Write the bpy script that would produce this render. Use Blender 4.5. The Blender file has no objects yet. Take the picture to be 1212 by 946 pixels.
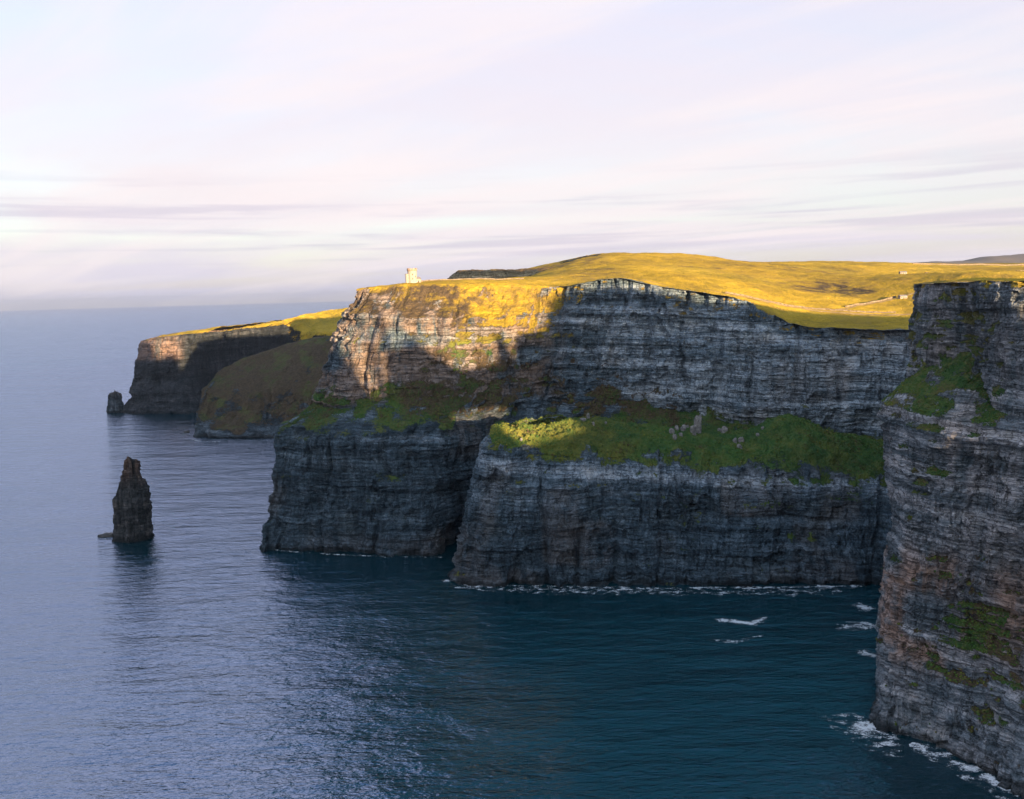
import bpy, math, random
import numpy as np
from mathutils import Matrix, Vector

random.seed(7)
SC = bpy.context.scene
COL = SC.collection
R = math.radians

# ------------------------------------------------------------------ camera
F = 951.0                       # focal length in photo pixels (photo 1212 x 946)
CAM = Vector((0.0, 0.0, 200.0))
PITCH, ROLL = R(7.55), R(-1.55)
ROT = Matrix.Rotation(R(90) - PITCH, 3, 'X') @ Matrix.Rotation(ROLL, 3, 'Z')
cd = bpy.data.cameras.new('camera')
cam = bpy.data.objects.new('camera', cd)
COL.objects.link(cam)
cam.matrix_world = Matrix.Translation(CAM) @ ROT.to_4x4()
cd.sensor_fit = 'HORIZONTAL'
cd.sensor_width = 36.0
cd.lens = F / 1212.0 * 36.0
cd.clip_start = 1.0
cd.clip_end = 300000.0
SC.camera = cam


def ray(px, py):
    return ROT @ Vector(((px - 606.0) / F, -(py - 473.0) / F, -1.0))


def at(px, py, Y):
    """world point seen at a photo pixel, standing Y metres north of the viewpoint"""
    d = ray(px, py)
    return CAM + d * (Y / d.y)


def atz(px, py, z=0.0):
    d = ray(px, py)
    return CAM + d * ((z - CAM.z) / d.z)


# ------------------------------------------------------------------ noise
def _hash(ix, iy, iz, seed):
    h = (ix.astype(np.int64) * 374761393 + iy.astype(np.int64) * 668265263
         + iz.astype(np.int64) * 2147483647 + seed * 974711) & 0xFFFFFFFF
    h = ((h ^ (h >> 13)) * 1274126177) & 0xFFFFFFFF
    h = ((h ^ (h >> 16)) * 2246822519) & 0xFFFFFFFF
    return ((h ^ (h >> 15)) & 0xFFFFFF) / float(0xFFFFFF)


def vn(x, y, z=0.0, seed=0):
    x, y, z = np.broadcast_arrays(np.asarray(x, float), np.asarray(y, float), np.asarray(z, float))
    ix, iy, iz = np.floor(x), np.floor(y), np.floor(z)
    fx, fy, fz = x - ix, y - iy, z - iz
    fx, fy, fz = [f * f * f * (f * (f * 6 - 15) + 10) for f in (fx, fy, fz)]
    r = 0
    for a in (0, 1):
        for b in (0, 1):
            for c in (0, 1):
                w = (fx if a else 1 - fx) * (fy if b else 1 - fy) * (fz if c else 1 - fz)
                r = r + w * _hash(ix + a, iy + b, iz + c, seed)
    return r


def fbm(x, y, z=0.0, oct=4, seed=0, gain=0.5):
    """about -1 .. 1"""
    s, a, n = 0, 1.0, 0.0
    for i in range(oct):
        s = s + a * (vn(x * 2.03 ** i, y * 2.03 ** i, z * 2.03 ** i, seed + i * 17) * 2 - 1)
        n += a
        a *= gain
    return s / n * 1.5


def ss(a, b, x):
    t = np.clip((x - a) / (b - a), 0, 1)
    return t * t * (3 - 2 * t)


# ------------------------------------------------------------------ mesh helpers
def tag(o, label=None, cat=None, group=None, kind=None):
    if label: o['label'] = label
    if cat: o['category'] = cat
    if group: o['group'] = group
    if kind: o['kind'] = kind
    return o


def mesh_np(name, verts, quads, mat, parent=None, smooth=False, attrs=None):
    verts = np.asarray(verts, np.float32).reshape(-1, 3)
    quads = np.asarray(quads, np.int32)
    k = quads.shape[1]
    me = bpy.data.meshes.new(name)
    me.vertices.add(len(verts))
    me.vertices.foreach_set('co', verts.ravel())
    me.loops.add(quads.size)
    me.loops.foreach_set('vertex_index', quads.ravel())
    me.polygons.add(len(quads))
    me.polygons.foreach_set('loop_start', np.arange(0, quads.size, k, dtype=np.int32))
    me.polygons.foreach_set('use_smooth', np.full(len(quads), smooth, bool))
    me.update(calc_edges=True)
    me.validate()
    for an, av in (attrs or {}).items():
        a = me.attributes.new(an, 'FLOAT', 'POINT')
        a.data.foreach_set('value', np.asarray(av, np.float32).ravel())
    me.materials.append(mat)
    o = bpy.data.objects.new(name, me)
    COL.objects.link(o)
    if parent: o.parent = parent
    return o


def grid_quads(nu, nv, close_u=False):
    i = np.arange(nu if close_u else nu - 1)[:, None]
    j = np.arange(nv - 1)[None, :]
    i2 = (i + 1) % nu
    a = i * nv + j; b = i2 * nv + j; c = i2 * nv + j + 1; d = i * nv + j + 1
    return np.stack([a, b, c, d], -1).reshape(-1, 4)


def empty(name, loc, rz=0.0):
    o = bpy.data.objects.new(name, None)
    COL.objects.link(o)
    o.location = loc
    o.rotation_euler = (0, 0, rz)
    o.empty_display_size = 2
    return o


class MB:
    """collects boxes, prisms and tubes into one mesh"""
    def __init__(self):
        self.v = []; self.f = []

    def add(self, vs, fs):
        n = len(self.v)
        self.v += [tuple(p) for p in vs]
        self.f += [tuple(i + n for i in f) for f in fs]

    def box(self, x0, x1, y0, y1, z0, z1):
        vs = [(x, y, z) for z in (z0, z1) for y in (y0, y1) for x in (x0, x1)]
        self.add(vs, [(0, 2, 3, 1), (4, 5, 7, 6), (0, 1, 5, 4), (2, 6, 7, 3), (0, 4, 6, 2), (1, 3, 7, 5)])

    def ring(self, cx, cy, prof, n=28, a0=0.0, a1=2 * math.pi, cap=True):
        """lathe: prof = [(r, z), ...] bottom to top"""
        full = abs(a1 - a0 - 2 * math.pi) < 1e-6
        m = n if full else n + 1
        vs = []
        for r, z in prof:
            for k in range(m):
                a = a0 + (a1 - a0) * k / n
                vs.append((cx + r * math.cos(a), cy + r * math.sin(a), z))
        fs = []
        for j in range(len(prof) - 1):
            for k in range(n):
                k2 = (k + 1) % m
                fs.append((j * m + k, j * m + k2, (j + 1) * m + k2, (j + 1) * m + k))
        if cap:
            fs.append(tuple(reversed(range(m))))
            fs.append(tuple((len(prof) - 1) * m + k for k in range(m)))
        self.add(vs, fs)

    def build(self, name, mat, parent=None):
        me = bpy.data.meshes.new(name)
        me.from_pydata(self.v, [], self.f)
        me.update()
        me.materials.append(mat)
        o = bpy.data.objects.new(name, me)
        COL.objects.link(o)
        if parent: o.parent = parent
        return o


# ------------------------------------------------------------------ materials
class NT:
    def __init__(self, name):
        self.m = bpy.data.materials.new(name)
        self.m.use_nodes = True
        self.t = self.m.node_tree
        self.t.nodes.clear()
        self.out = self.n('ShaderNodeOutputMaterial')
        self.geo = self.n('ShaderNodeNewGeometry')

    def n(self, typ, **kw):
        nd = self.t.nodes.new(typ)
        for k, v in kw.items(): setattr(nd, k, v)
        return nd

    def l(self, a, b): self.t.links.new(a, b)

    def pos(self, sx, sy, sz):
        v = self.n('ShaderNodeVectorMath', operation='MULTIPLY')
        self.l(self.geo.outputs['Position'], v.inputs[0])
        v.inputs[1].default_value = (sx, sy, sz)
        return v.outputs[0]

    def noise(self, vec, detail=4, rough=0.55, dist=0.0, scale=1.0):
        t = self.n('ShaderNodeTexNoise')
        t.inputs['Scale'].default_value = scale
        t.inputs['Detail'].default_value = detail
        t.inputs['Roughness'].default_value = rough
        t.inputs['Distortion'].default_value = dist
        self.l(vec, t.inputs['Vector'])
        return t.outputs['Fac']

    def ramp(self, fac, stops, interp='LINEAR'):
        r = self.n('ShaderNodeValToRGB')
        r.color_ramp.interpolation = interp
        e = r.color_ramp.elements
        while len(e) < len(stops): e.new(0.5)
        for i, (p, c) in enumerate(stops):
            e[i].position = p
            e[i].color = (c[0], c[1], c[2], 1) if not isinstance(c, (int, float)) else (c, c, c, 1)
        self.l(fac, r.inputs['Fac'])
        return r.outputs['Color']

    def math(self, op, a, b=None, clamp=False):
        m = self.n('ShaderNodeMath', operation=op, use_clamp=clamp)
        for i, x in enumerate((a, b)):
            if x is None: continue
            if isinstance(x, (int, float)): m.inputs[i].default_value = x
            else: self.l(x, m.inputs[i])
        return m.outputs[0]

    def map(self, x, a, b, c=0.0, d=1.0):
        m = self.n('ShaderNodeMapRange', interpolation_type='SMOOTHSTEP')
        self.l(x, m.inputs['Value'])
        for k, v in zip(('From Min', 'From Max', 'To Min', 'To Max'), (a, b, c, d)):
            m.inputs[k].default_value = v
        return m.outputs['Result']

    def mix(self, fac, a, b, blend='MIX'):
        m = self.n('ShaderNodeMix', data_type='RGBA', blend_type=blend)
        if isinstance(fac, (int, float)): m.inputs[0].default_value = fac
        else: self.l(fac, m.inputs[0])
        for i, x in ((6, a), (7, b)):
            if isinstance(x, tuple): m.inputs[i].default_value = (x[0], x[1], x[2], 1)
            else: self.l(x, m.inputs[i])
        return m.outputs[2]

    def attr(self, name):
        a = self.n('ShaderNodeAttribute', attribute_name=name)
        return a.outputs['Fac']

    def bump(self, h, strength, dist, normal=None):
        b = self.n('ShaderNodeBump')
        b.inputs['Strength'].default_value = strength
        b.inputs['Distance'].default_value = dist
        self.l(h, b.inputs['Height'])
        if normal is not None: self.l(normal, b.inputs['Normal'])
        return b.outputs['Normal']

    def bsdf(self, col, rough=0.9, normal=None, spec=0.3, **kw):
        p = self.n('ShaderNodeBsdfPrincipled')
        if isinstance(col, tuple): p.inputs['Base Color'].default_value = (*col, 1)
        else: self.l(col, p.inputs['Base Color'])
        if isinstance(rough, (int, float)): p.inputs['Roughness'].default_value = rough
        else: self.l(rough, p.inputs['Roughness'])
        p.inputs['Specular IOR Level'].default_value = spec
        if normal is not None: self.l(normal, p.inputs['Normal'])
        self.l(p.outputs[0], self.out.inputs['Surface'])
        return p


def land_material(name, scale=1.0, rock_mul=(1, 1, 1), lightness=1.0, veg_shift=0.0, detail=1.0):
    """layered cliff rock where 'veg' is low, turf where it is high; 'dry' turns green turf to straw,
    'pale' marks the light sandstone beds, 'rust' the iron stained ones, 'wet' the dark tidal band"""
    t = NT(name)
    s = 1.0 / scale
    # ---- rock: beds
    warp = t.noise(t.pos(.012 * s, .012 * s, .02 * s), 3)
    sepz = t.n('ShaderNodeSeparateXYZ'); t.l(t.geo.outputs['Position'], sepz.inputs[0])
    bedz = t.math('ADD', sepz.outputs['Z'], t.math('MULTIPLY', warp, 9.0 * scale))
    bedz = t.math('ADD', bedz, t.math('MULTIPLY', sepz.outputs['X'], 0.03))
    cmb = t.n('ShaderNodeCombineXYZ')
    t.l(t.math('MULTIPLY', sepz.outputs['X'], .010 * s), cmb.inputs[0])
    t.l(t.math('MULTIPLY', sepz.outputs['Y'], .010 * s), cmb.inputs[1])
    t.l(t.math('MULTIPLY', bedz, .15 * s), cmb.inputs[2])
    beds = t.noise(cmb.outputs[0], 5, .68)
    c2 = t.n('ShaderNodeVectorMath', operation='MULTIPLY'); t.l(cmb.outputs[0], c2.inputs[0])
    c2.inputs[1].default_value = (4, 4, 6.5)
    thin = t.noise(c2.outputs[0], 3, .6)
    streak = t.noise(t.pos(.13 * s, .13 * s, .012 * s), 4, .6)
    blot = t.noise(t.pos(.035 * s, .035 * s, .03 * s), 4, .6)
    fine = t.noise(t.pos(.55 * s, .55 * s, .8 * s), 4, .7)
    cm = t.attr('colm')
    vst = t.noise(t.pos(.30 * s, .30 * s, .018 * s), 5, .65, .4)
    hv = t.math('ADD', t.math('MULTIPLY', beds, .95), t.math('SUBTRACT', t.math('MULTIPLY', thin, .27), .045))
    vv = t.math('ADD', t.math('MULTIPLY', vst, .72), t.math('MULTIPLY', beds, .40))
    mf = t.n('ShaderNodeMix', data_type='FLOAT'); t.l(cm, mf.inputs[0]); t.l(hv, mf.inputs[2]); t.l(vv, mf.inputs[3])
    v = mf.outputs[0]
    v = t.math('ADD', v, t.math('SUBTRACT', t.math('MULTIPLY', streak, .36), .16))
    grit = t.noise(t.pos(1.1 * s, 1.1 * s, 1.9 * s), 3, .75)
    v = t.math('ADD', v, t.math('MULTIPLY', fine, .36))
    v = t.math('ADD', v, t.math('MULTIPLY', t.math('SUBTRACT', grit, .5), .22))
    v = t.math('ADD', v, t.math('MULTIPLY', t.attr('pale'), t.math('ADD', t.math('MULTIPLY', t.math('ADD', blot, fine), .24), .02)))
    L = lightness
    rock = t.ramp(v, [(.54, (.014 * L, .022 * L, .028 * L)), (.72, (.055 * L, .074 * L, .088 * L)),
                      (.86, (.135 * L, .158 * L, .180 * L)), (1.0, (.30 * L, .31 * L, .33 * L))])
    brown = t.map(blot, .50, .70)
    rock = t.mix(t.math('MULTIPLY', brown, .38), rock, t.mix(1.0, rock, (1.25, .98, .78), 'MULTIPLY'))
    rust = t.math('MULTIPLY', t.attr('rust'), t.map(t.math('ADD', streak, t.math('MULTIPLY', blot, .5)), .55, .82))
    rock = t.mix(rust, rock, t.mix(.62, rock, (.40, .225, .135)))
    crk = t.noise(t.pos(.11 * s, .11 * s, .035 * s), 5, .6, 1.2)
    crk = t.map(t.math('ABSOLUTE', t.math('SUBTRACT', crk, .5)), .0, .022, .35, 1.0)
    rock = t.mix(t.math('SUBTRACT', 1.0, crk), rock, (.010, .012, .014))
    c3 = t.n('ShaderNodeVectorMath', operation='MULTIPLY'); t.l(cmb.outputs[0], c3.inputs[0]); c3.inputs[1].default_value = (2.5, 2.5, 2.6)
    bl = t.math('ABSOLUTE', t.math('SUBTRACT', t.noise(c3.outputs[0], 4, .6), .5))
    bl = t.map(bl, .006, .030)
    jn = t.math('ABSOLUTE', t.math('SUBTRACT', t.noise(t.pos(.17 * s, .17 * s, .016 * s), 4, .6), .5))
    jn = t.map(jn, .004, .022)
    jl = t.math('MULTIPLY', bl, t.math('ADD', jn, t.map(blot, .40, .55, 0, 1), clamp=True))
    rock = t.mix(t.math('MULTIPLY', t.math('SUBTRACT', 1.0, jl), .45), rock, (.012, .014, .016))
    rock = t.mix(1.0, rock, tuple(rock_mul), 'MULTIPLY')
    rock = t.mix(t.math('MULTIPLY', t.attr('wet'), .75), rock, (.010, .013, .014))
    # ---- turf
    g1 = t.noise(t.pos(.010 * s, .013 * s, .02 * s), 4, .6)
    g2 = t.noise(t.pos(.06 * s, .06 * s, .06 * s), 4, .65)
    g3 = t.noise(t.pos(.5 * s, .5 * s, .5 * s), 3, .7)
    gm = t.math('ADD', t.math('MULTIPLY', g1, .5), t.math('ADD', t.math('MULTIPLY', g2, .36), t.math('MULTIPLY', g3, .44)))
    gm = t.math('SUBTRACT', gm, .06)
    green = t.ramp(gm, [(.36, (.014, .034, .014)), (.52, (.030, .078, .022)), (.66, (.062, .120, .026)), (.8, (.11, .14, .04))])
    straw = t.ramp(gm, [(.36, (.085, .066, .014)), (.50, (.240, .170, .014)), (.63, (.39, .268, .020)), (.78, (.53, .36, .055))])
    dry = t.math('ADD', t.attr('dry'), t.math('MULTIPLY', t.math('SUBTRACT', g2, .55), .55), clamp=True)
    turf = t.mix(dry, green, straw)
    heather = t.math('MULTIPLY', t.attr('heath'), t.map(t.math('ADD', g2, t.math('MULTIPLY', g3, .4)), .55, .85))
    heather = t.math('ADD', heather, t.math('MAXIMUM', t.math('SUBTRACT', t.attr('heath'), 1.0), 0.0), clamp=True)
    turf = t.mix(heather, turf, t.ramp(g3, [(.35, (.034, .027, .018)), (.65, (.085, .062, .036))]))
    mk = t.math('ADD', t.attr('veg'), t.math('MULTIPLY', t.math('SUBTRACT', t.math('ADD', g3, t.math('MULTIPLY', g2, .7)), .85), .75))
    mk = t.map(t.math('ADD', mk, veg_shift), .44, .60)
    col = t.mix(mk, rock, turf)
    hb = t.math('ADD', t.math('MULTIPLY', thin, 1.3), t.math('ADD', t.math('MULTIPLY', fine, 1.2), t.math('ADD', t.math('MULTIPLY', streak, 1.2), t.math('MULTIPLY', jl, .8))))
    hr = t.math('ADD', t.math('MULTIPLY', hb, t.math('SUBTRACT', 1.0, mk)), t.math('MULTIPLY', mk, t.math('ADD', t.math('MULTIPLY', g3, 1.1), t.math('MULTIPLY', g2, 1.5))))
    nrm = t.bump(hr, .95, 1.9 * scale * detail)
    t.bsdf(col, .93, nrm, .15)
    return t.m


def simple(name, c1, c2, sc=.8, rough=.85, bump=.1, spec=.3):
    t = NT(name)
    tc = t.n('ShaderNodeTexCoord')
    v = t.n('ShaderNodeVectorMath', operation='SCALE'); t.l(tc.outputs['Object'], v.inputs[0]); v.inputs['Scale'].default_value = sc
    n = t.noise(v.outputs[0], 5, .65)
    t.bsdf(t.ramp(n, [(.35, c1), (.68, c2)]), rough, t.bump(n, .6, bump), spec)
    return t.m


M_CLIFF = land_material('cliff_rock', 1.0, (.89, 1.02, 1.09), 1.48)
M_NEAR = land_material('near_cliff_rock', .9, (1.02, 1.01, .99), 1.45)
M_FAR = land_material('far_cliff_rock', 1.6, (.9, 1, 1.05), .8)
M_FARSHADE = land_material('shade_toned_headland_rock', 1.6, (1.0, .98, .98), .40)  # rock darkened so the farthest headland's shade lies in its colour
M_STACK = land_material('stack_rock', .8, (1.0, .88, .78), .66)
M_PALE = simple('pale_boulder_rock', (.09, .088, .086), (.28, .27, .26), .45, .95, .4, .1)
M_TOWER = simple('limewashed_stone', (.19, .155, .13), (.31, .275, .245), 1.2, .9, .06)
M_TRIM = simple('weathered_parapet_stone', (.16, .115, .085), (.30, .23, .18), 1.2, .9, .06)
M_DARK = simple('window_opening', (.012, .012, .014), (.03, .03, .032), 1, .6, .01)
M_HUT = simple('hut_plaster', (.20, .17, .14), (.32, .28, .24), 1.2, .9, .04)
M_SLATE = simple('roof_slate', (.10, .10, .115), (.19, .18, .19), 2, .7, .03)
M_PATH = simple('gravel_path', (.24, .165, .06), (.34, .25, .13), .25, .95, .05, .1)
M_WALL = simple('field_wall_stone', (.07, .055, .04), (.20, .165, .12), .5, .95, .1, .1)

# ------------------------------------------------------------------ land heights (plateau behind the cliff edge)
PTS = [  # photo pixel + distance
    (430, 341, 735), (485, 336, 762), (540, 334.5, 757), (590, 334.5, 767), (640, 338, 775), (690, 335, 745),
    (730, 329, 735), (770, 337, 725), (820, 345, 715), (870, 352, 705), (900, 362, 695), (935, 381, 680),
    (1000, 388, 665), (1075, 389, 652), (485, 334.5, 790), (540, 332.5, 850), (600, 331, 900), (640, 326, 1000),
    (700, 322, 930), (760, 318, 930), (760, 305, 1150), (760, 299.5, 1300), (700, 303, 1220), (720, 301, 1260), (820, 302, 1300),
    (870, 311, 1350), (900, 310.5, 1420), (985, 309, 1650), (1060, 314, 2000), (1212, 314, 2300),
    (820, 330, 830), (870, 335, 850), (930, 337, 930), (930, 355, 790), (985, 342, 920), (985, 365, 760), (1040, 376, 720),
    (1040, 352, 850), (1060, 330, 1150), (1150, 330, 430), (1150, 322, 900), (1212, 319, 1300), (1212, 331, 380),
    (1100, 335, 420), ]
WPTS = [(150, 1750, 232), (-60, 1500, 190), (600, 2700, 225), (1000, 1500, 222), (1000, 700, 218), (-10, 1250, 228),
        (-110, 950, 196), (-140, 1150, 150), (350, 560, 172), (450, 480, 172), (600, 600, 182), (440, 580, 172), (900, 2900, 222), (1600, 2900, 230), (1900, 1700, 230)]
HP = np.array([tuple(at(*p)) for p in PTS] + WPTS)


def _rbf_fit(P):
    n = len(P)
    d = np.hypot(P[:, None, 0] - P[None, :, 0], P[:, None, 1] - P[None, :, 1])
    A = np.zeros((n + 3, n + 3))
    A[:n, :n] = np.sqrt(d * d + 25.0 ** 2) + np.eye(n) * .3
    A[:n, n] = 1; A[:n, n + 1] = P[:, 0] / 1000; A[:n, n + 2] = P[:, 1] / 1000
    A[n:, :n] = A[:n, n:].T
    b = np.zeros(n + 3); b[:n] = P[:, 2]
    return np.linalg.solve(A, b)


HW = _rbf_fit(HP)


def H(x, y):
    x = np.asarray(x, float); y = np.asarray(y, float)
    n = len(HP)
    z = HW[n] + HW[n + 1] * x / 1000 + HW[n + 2] * y / 1000
    for i in range(n):
        z = z + HW[i] * np.sqrt((x - HP[i, 0]) ** 2 + (y - HP[i, 1]) ** 2 + 625.0)
    z = z + 1.6 * fbm(x / 70, y / 70, 0, 3, 5) * ss(700, 950, y) + .55 * fbm(x / 14, y / 14, 0, 3, 9)
    return z


# ------------------------------------------------------------------ cliffs: lofted faces with real relief
def crom(P, t):
    """Catmull-Rom through P (S,...) at float params t"""
    S = len(P)
    i = np.clip(np.floor(t).astype(int), 0, S - 2)
    f = (t - i).reshape((-1,) + (1,) * (P.ndim - 1))
    p0 = P[np.clip(i - 1, 0, S - 1)]; p1 = P[i]; p2 = P[i + 1]; p3 = P[np.clip(i + 2, 0, S - 1)]
    T = .38
    m1 = (p2 - p0) * T; m2 = (p3 - p1) * T
    f2, f3 = f * f, f * f * f
    return (2 * f3 - 3 * f2 + 1) * p1 + (f3 - 2 * f2 + f) * m1 + (-2 * f3 + 3 * f2) * p2 + (f3 - f2) * m2


def gnormals(G, close_u=False):
    if close_u:
        du = np.roll(G, -1, 0) - np.roll(G, 1, 0)
    else:
        du = np.gradient(G, axis=0)
    dv = np.gradient(G, axis=1)
    n = np.cross(du, dv)
    return n / np.maximum(np.linalg.norm(n, axis=-1, keepdims=True), 1e-9)


def smooth1(A, k, axis, close=False):
    for _ in range(k):
        B = A.copy()
        a = np.moveaxis(A, axis, 0); b = np.moveaxis(B, axis, 0)
        b[1:-1] = .25 * a[:-2] + .5 * a[1:-1] + .25 * a[2:]
        if close:
            b[0] = .25 * a[-1] + .5 * a[0] + .25 * a[1]; b[-1] = .25 * a[-2] + .5 * a[-1] + .25 * a[0]
        A = B
    return A


def relief(u, p, sc, seed, amp, colm):
    """outward relief of a bedded, jointed cliff; u along the cliff, p position"""
    z = p[..., 2]
    zz = z + 2.5 * sc * fbm(p[..., 0] / (60 * sc), p[..., 1] / (60 * sc), 0, 2, seed + 3) + .03 * p[..., 0]
    uw = u + 3.5 * sc * fbm(u / (20 * sc), z / (26 * sc), 0, 3, seed + 8)
    big = 6.0 * fbm(u / (75 * sc), z / (190 * sc), 0, 3, seed)
    # buttresses and clefts
    r = 1 - np.abs(fbm(uw / (30 * sc), z / (150 * sc), 0, 3, seed + 21))
    cleft = -5.0 * np.clip(r - .74, 0, 1) / .26
    r2 = 1 - np.abs(fbm(uw / (11 * sc), z / (60 * sc), 0, 3, seed + 41))
    cleft2 = -1.5 * np.clip(r2 - .74, 0, 1) / .26
    # beds of differing hardness
    def bed(th, sd):
        k = np.floor(zz / th + .35 * vn(uw / (45 * sc), zz * 0, 0, sd + 5))
        return _hash(k, k * 0, k * 0, sd) * 2 - 1
    along = .55 + .8 * vn(u / (40 * sc), z / (30 * sc), 0, seed + 61)
    beds = (1.5 * bed(9.5 * sc, seed + 69) + 1.5 * bed(5.3 * sc, seed + 71) + .8 * bed(2.3 * sc, seed + 73)) * along
    # joint blocks
    def blk(wu, wz, sd):
        kz = np.floor(zz / wz)
        ku = np.floor(uw / wu + 7.3 * _hash(kz, kz * 0, kz * 0, sd))
        return _hash(ku, kz, kz * 0, sd + 1) * 2 - 1
    blocks = 1.7 * blk(9.5 * sc, 15 * sc, seed + 81) + 1.0 * blk(4.2 * sc, 5.2 * sc, seed + 83)
    fine = .55 * fbm(u / (3.4 * sc), z / (2.2 * sc), 0, 3, seed + 91)
    r3 = np.abs(fbm(uw / (6.5 * sc), z / (70 * sc), 0, 3, seed + 47))
    pil = 2.4 * np.clip(r3, 0, .6) - 1.0
    alc = ss(.16, .30, fbm(uw / (15 * sc), zz / (19 * sc), 0, 4, seed + 51)) * ss(.0, .2, fbm(u / (60 * sc), z / (60 * sc), 0, 2, seed + 52))
    foot = 2.2 * (1 - ss(1.5, 9 * sc, z)) * (vn(u / (5.5 * sc), z / 6, 0, seed + 53) ** 1.5) * 2
    tall = 1.5 * blk(5.5 * sc, 26 * sc, seed + 85)
    return sc * (amp * (big + cleft) + cleft2 + beds * (1 - .72 * colm) + blocks * (1 - .35 * colm) + (pil + tall) * colm + fine - 3.6 * alc + foot)


def loft(name, stations, mat, ds, dv, sc=1.0, seed=1, amp=1.0, flip=False, close_u=False, lip=None, rust=None,
         pale_at=(), pale_w=5.0, dry=0.0, heath=0.0, vegn=.35, hsnap=None, tide=4.0, flat=1.0, colm=.3, lightf=0.0, kind='structure', parent=None, post=None):
    P = np.array([[tuple(q[:3]) + (q[3],) for q in st] for st in stations], float)   # S,L,4
    if close_u: P = np.concatenate([P[-1:], P, P[:2]], 0)
    S, L = P.shape[:2]
    mid = P[:, :, :3]
    seg = np.linalg.norm(np.diff(mid, axis=0), axis=-1).max(axis=1)
    if close_u: seg[0] = 0
    t = []
    for k in range(S - 1):
        if close_u and (k == 0 or k == S - 2): continue
        m = max(2, int(round(seg[k] / ds)))
        t.append(k + np.arange(m) / m)
    if not close_u: t.append(np.array([S - 1.0]))
    t = np.concatenate(t)
    rows = crom(P, t)                                            # nu,L,4
    dl = np.linalg.norm(np.diff(P[:, :, :3], axis=1), axis=-1).mean(axis=0)
    cols, lev = [], []
    for k in range(L - 1):
        m = max(2, int(round(dl[k] / dv)))
        for j in range(m):
            f = j / m
            cols.append(rows[:, k] * (1 - f) + rows[:, k + 1] * f); lev.append(k + f)
    cols.append(rows[:, -1]); lev.append(L - 1.0)
    G4 = np.stack(cols, 1)
    lev = np.array(lev)
    G = smooth1(G4[..., :3].copy(), 4, 1)
    vegb = smooth1(G4[..., 3].copy(), 6, 1)
    nu, nv = G.shape[:2]
    n0 = gnormals(smooth1(smooth1(G, 10, 1), 10, 0, close_u), close_u)
    if flip: n0 = -n0
    nh = n0.copy(); nh[..., 2] = 0
    hl = np.linalg.norm(nh, axis=-1, keepdims=True)
    nh = nh / np.maximum(hl, .05)
    steep = ss(.35, .8, hl[..., 0])
    mrow = G[:, nv // 3]
    dd = np.linalg.norm(np.diff(mrow, axis=0), axis=-1)
    u = np.concatenate([[0], np.cumsum(dd)])[:, None] + 0 * G[..., 2]
    if close_u:   # wrap-free: use plan coordinates round the axis
        u = u
    turfy = ss(.45, .75, vegb)
    cm = colm(G, lev) if callable(colm) else colm + 0 * G[..., 2]
    d = relief(u, G, sc, seed, amp, cm) * steep * (1 - .55 * turfy)
    lump = sc * (2.0 * fbm(G[..., 0] / (16 * sc), G[..., 1] / (16 * sc), G[..., 2] / (16 * sc), 3, seed + 5)
                 + .8 * fbm(G[..., 0] / (4 * sc), G[..., 1] / (4 * sc), G[..., 2] / (4 * sc), 3, seed + 6)) * flat
    D = G + nh * d[..., None] + n0 * (lump * np.maximum(turfy, 1 - steep))[..., None]
    if hsnap:
        w = ss(lip - .35, lip + .25, lev)[None, :]
        hz = H(D[..., 0], D[..., 1]) if hsnap is H else hsnap(D[..., 0], D[..., 1])
        over = ss(lip + .5, lip + 1.0, lev)[None, :]
        D[..., 2] = D[..., 2] * (1 - w) + (hz - 2.5 * over) * w
    if post is not None: D = post(D, lev, u)
    nd = gnormals(smooth1(smooth1(D, 2, 0, close_u), 2, 1), close_u)
    if flip: nd = -nd
    nz = nd[..., 2]
    z = D[..., 2]
    vnz = fbm(u / (13 * sc), z / (8 * sc), 0, 4, seed + 7)
    veg = vegb + (nz - .45) * .55 + vegn * vnz
    pale = 0 * z
    for lv, st in pale_at:
        hz = np.interp(lv, lev, np.arange(nv))
        ref = D[:, int(hz), 2][:, None]
        pale = np.maximum(pale, st * np.exp(-((z - ref + pale_w * .6) / pale_w) ** 2))
    pale = pale + (lightf(D, lev) if callable(lightf) else lightf)
    wet = 1 - ss(tide * .4, tide, z + 1.8 * fbm(u / 9, z * 0, 0, 3, seed + 77))
    ru = np.zeros_like(z) if rust is None else rust(D, u, lev)
    dr = np.zeros_like(z) + dry if not callable(dry) else dry(D, lev)
    at_ = dict(veg=np.clip(veg, 0, 1), dry=np.clip(dr, 0, 1), pale=pale, rust=np.clip(ru, 0, 1), wet=np.clip(wet, 0, 1), colm=cm, heath=np.clip(0 * z + (heath(D, lev) if callable(heath) else heath), 0, 2))
    q = grid_quads(nu, nv, close_u)
    if flip: q = q[:, ::-1]
    o = mesh_np(name, D.reshape(-1, 3), q, mat, parent, False, at_)
    if kind: o['kind'] = kind
    return o, D, lev


def st(*pts):
    """station: each point (px, py, Y, veg), (px, py, 'w', veg) on the water, or ('P', x, y, z, veg) in metres"""
    out = []
    for p in pts:
        if p[0] == 'P': v, g = Vector(p[1:4]), p[4]
        elif p[2] == 'w': v, g = atz(p[0], p[1], 0.0), p[3]
        else: v, g = at(p[0], p[1], p[2]), p[3]
        out.append((v.x, v.y, v.z, g))
    a = out[0]
    return [(a[0], a[1], a[2] - 9.0, 0.0)] + out


def hst(px, Y, z):          # plan position of a photo column at distance Y, height given
    v = at(px, 400, Y); return ('P', v.x, v.y, z)


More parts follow.
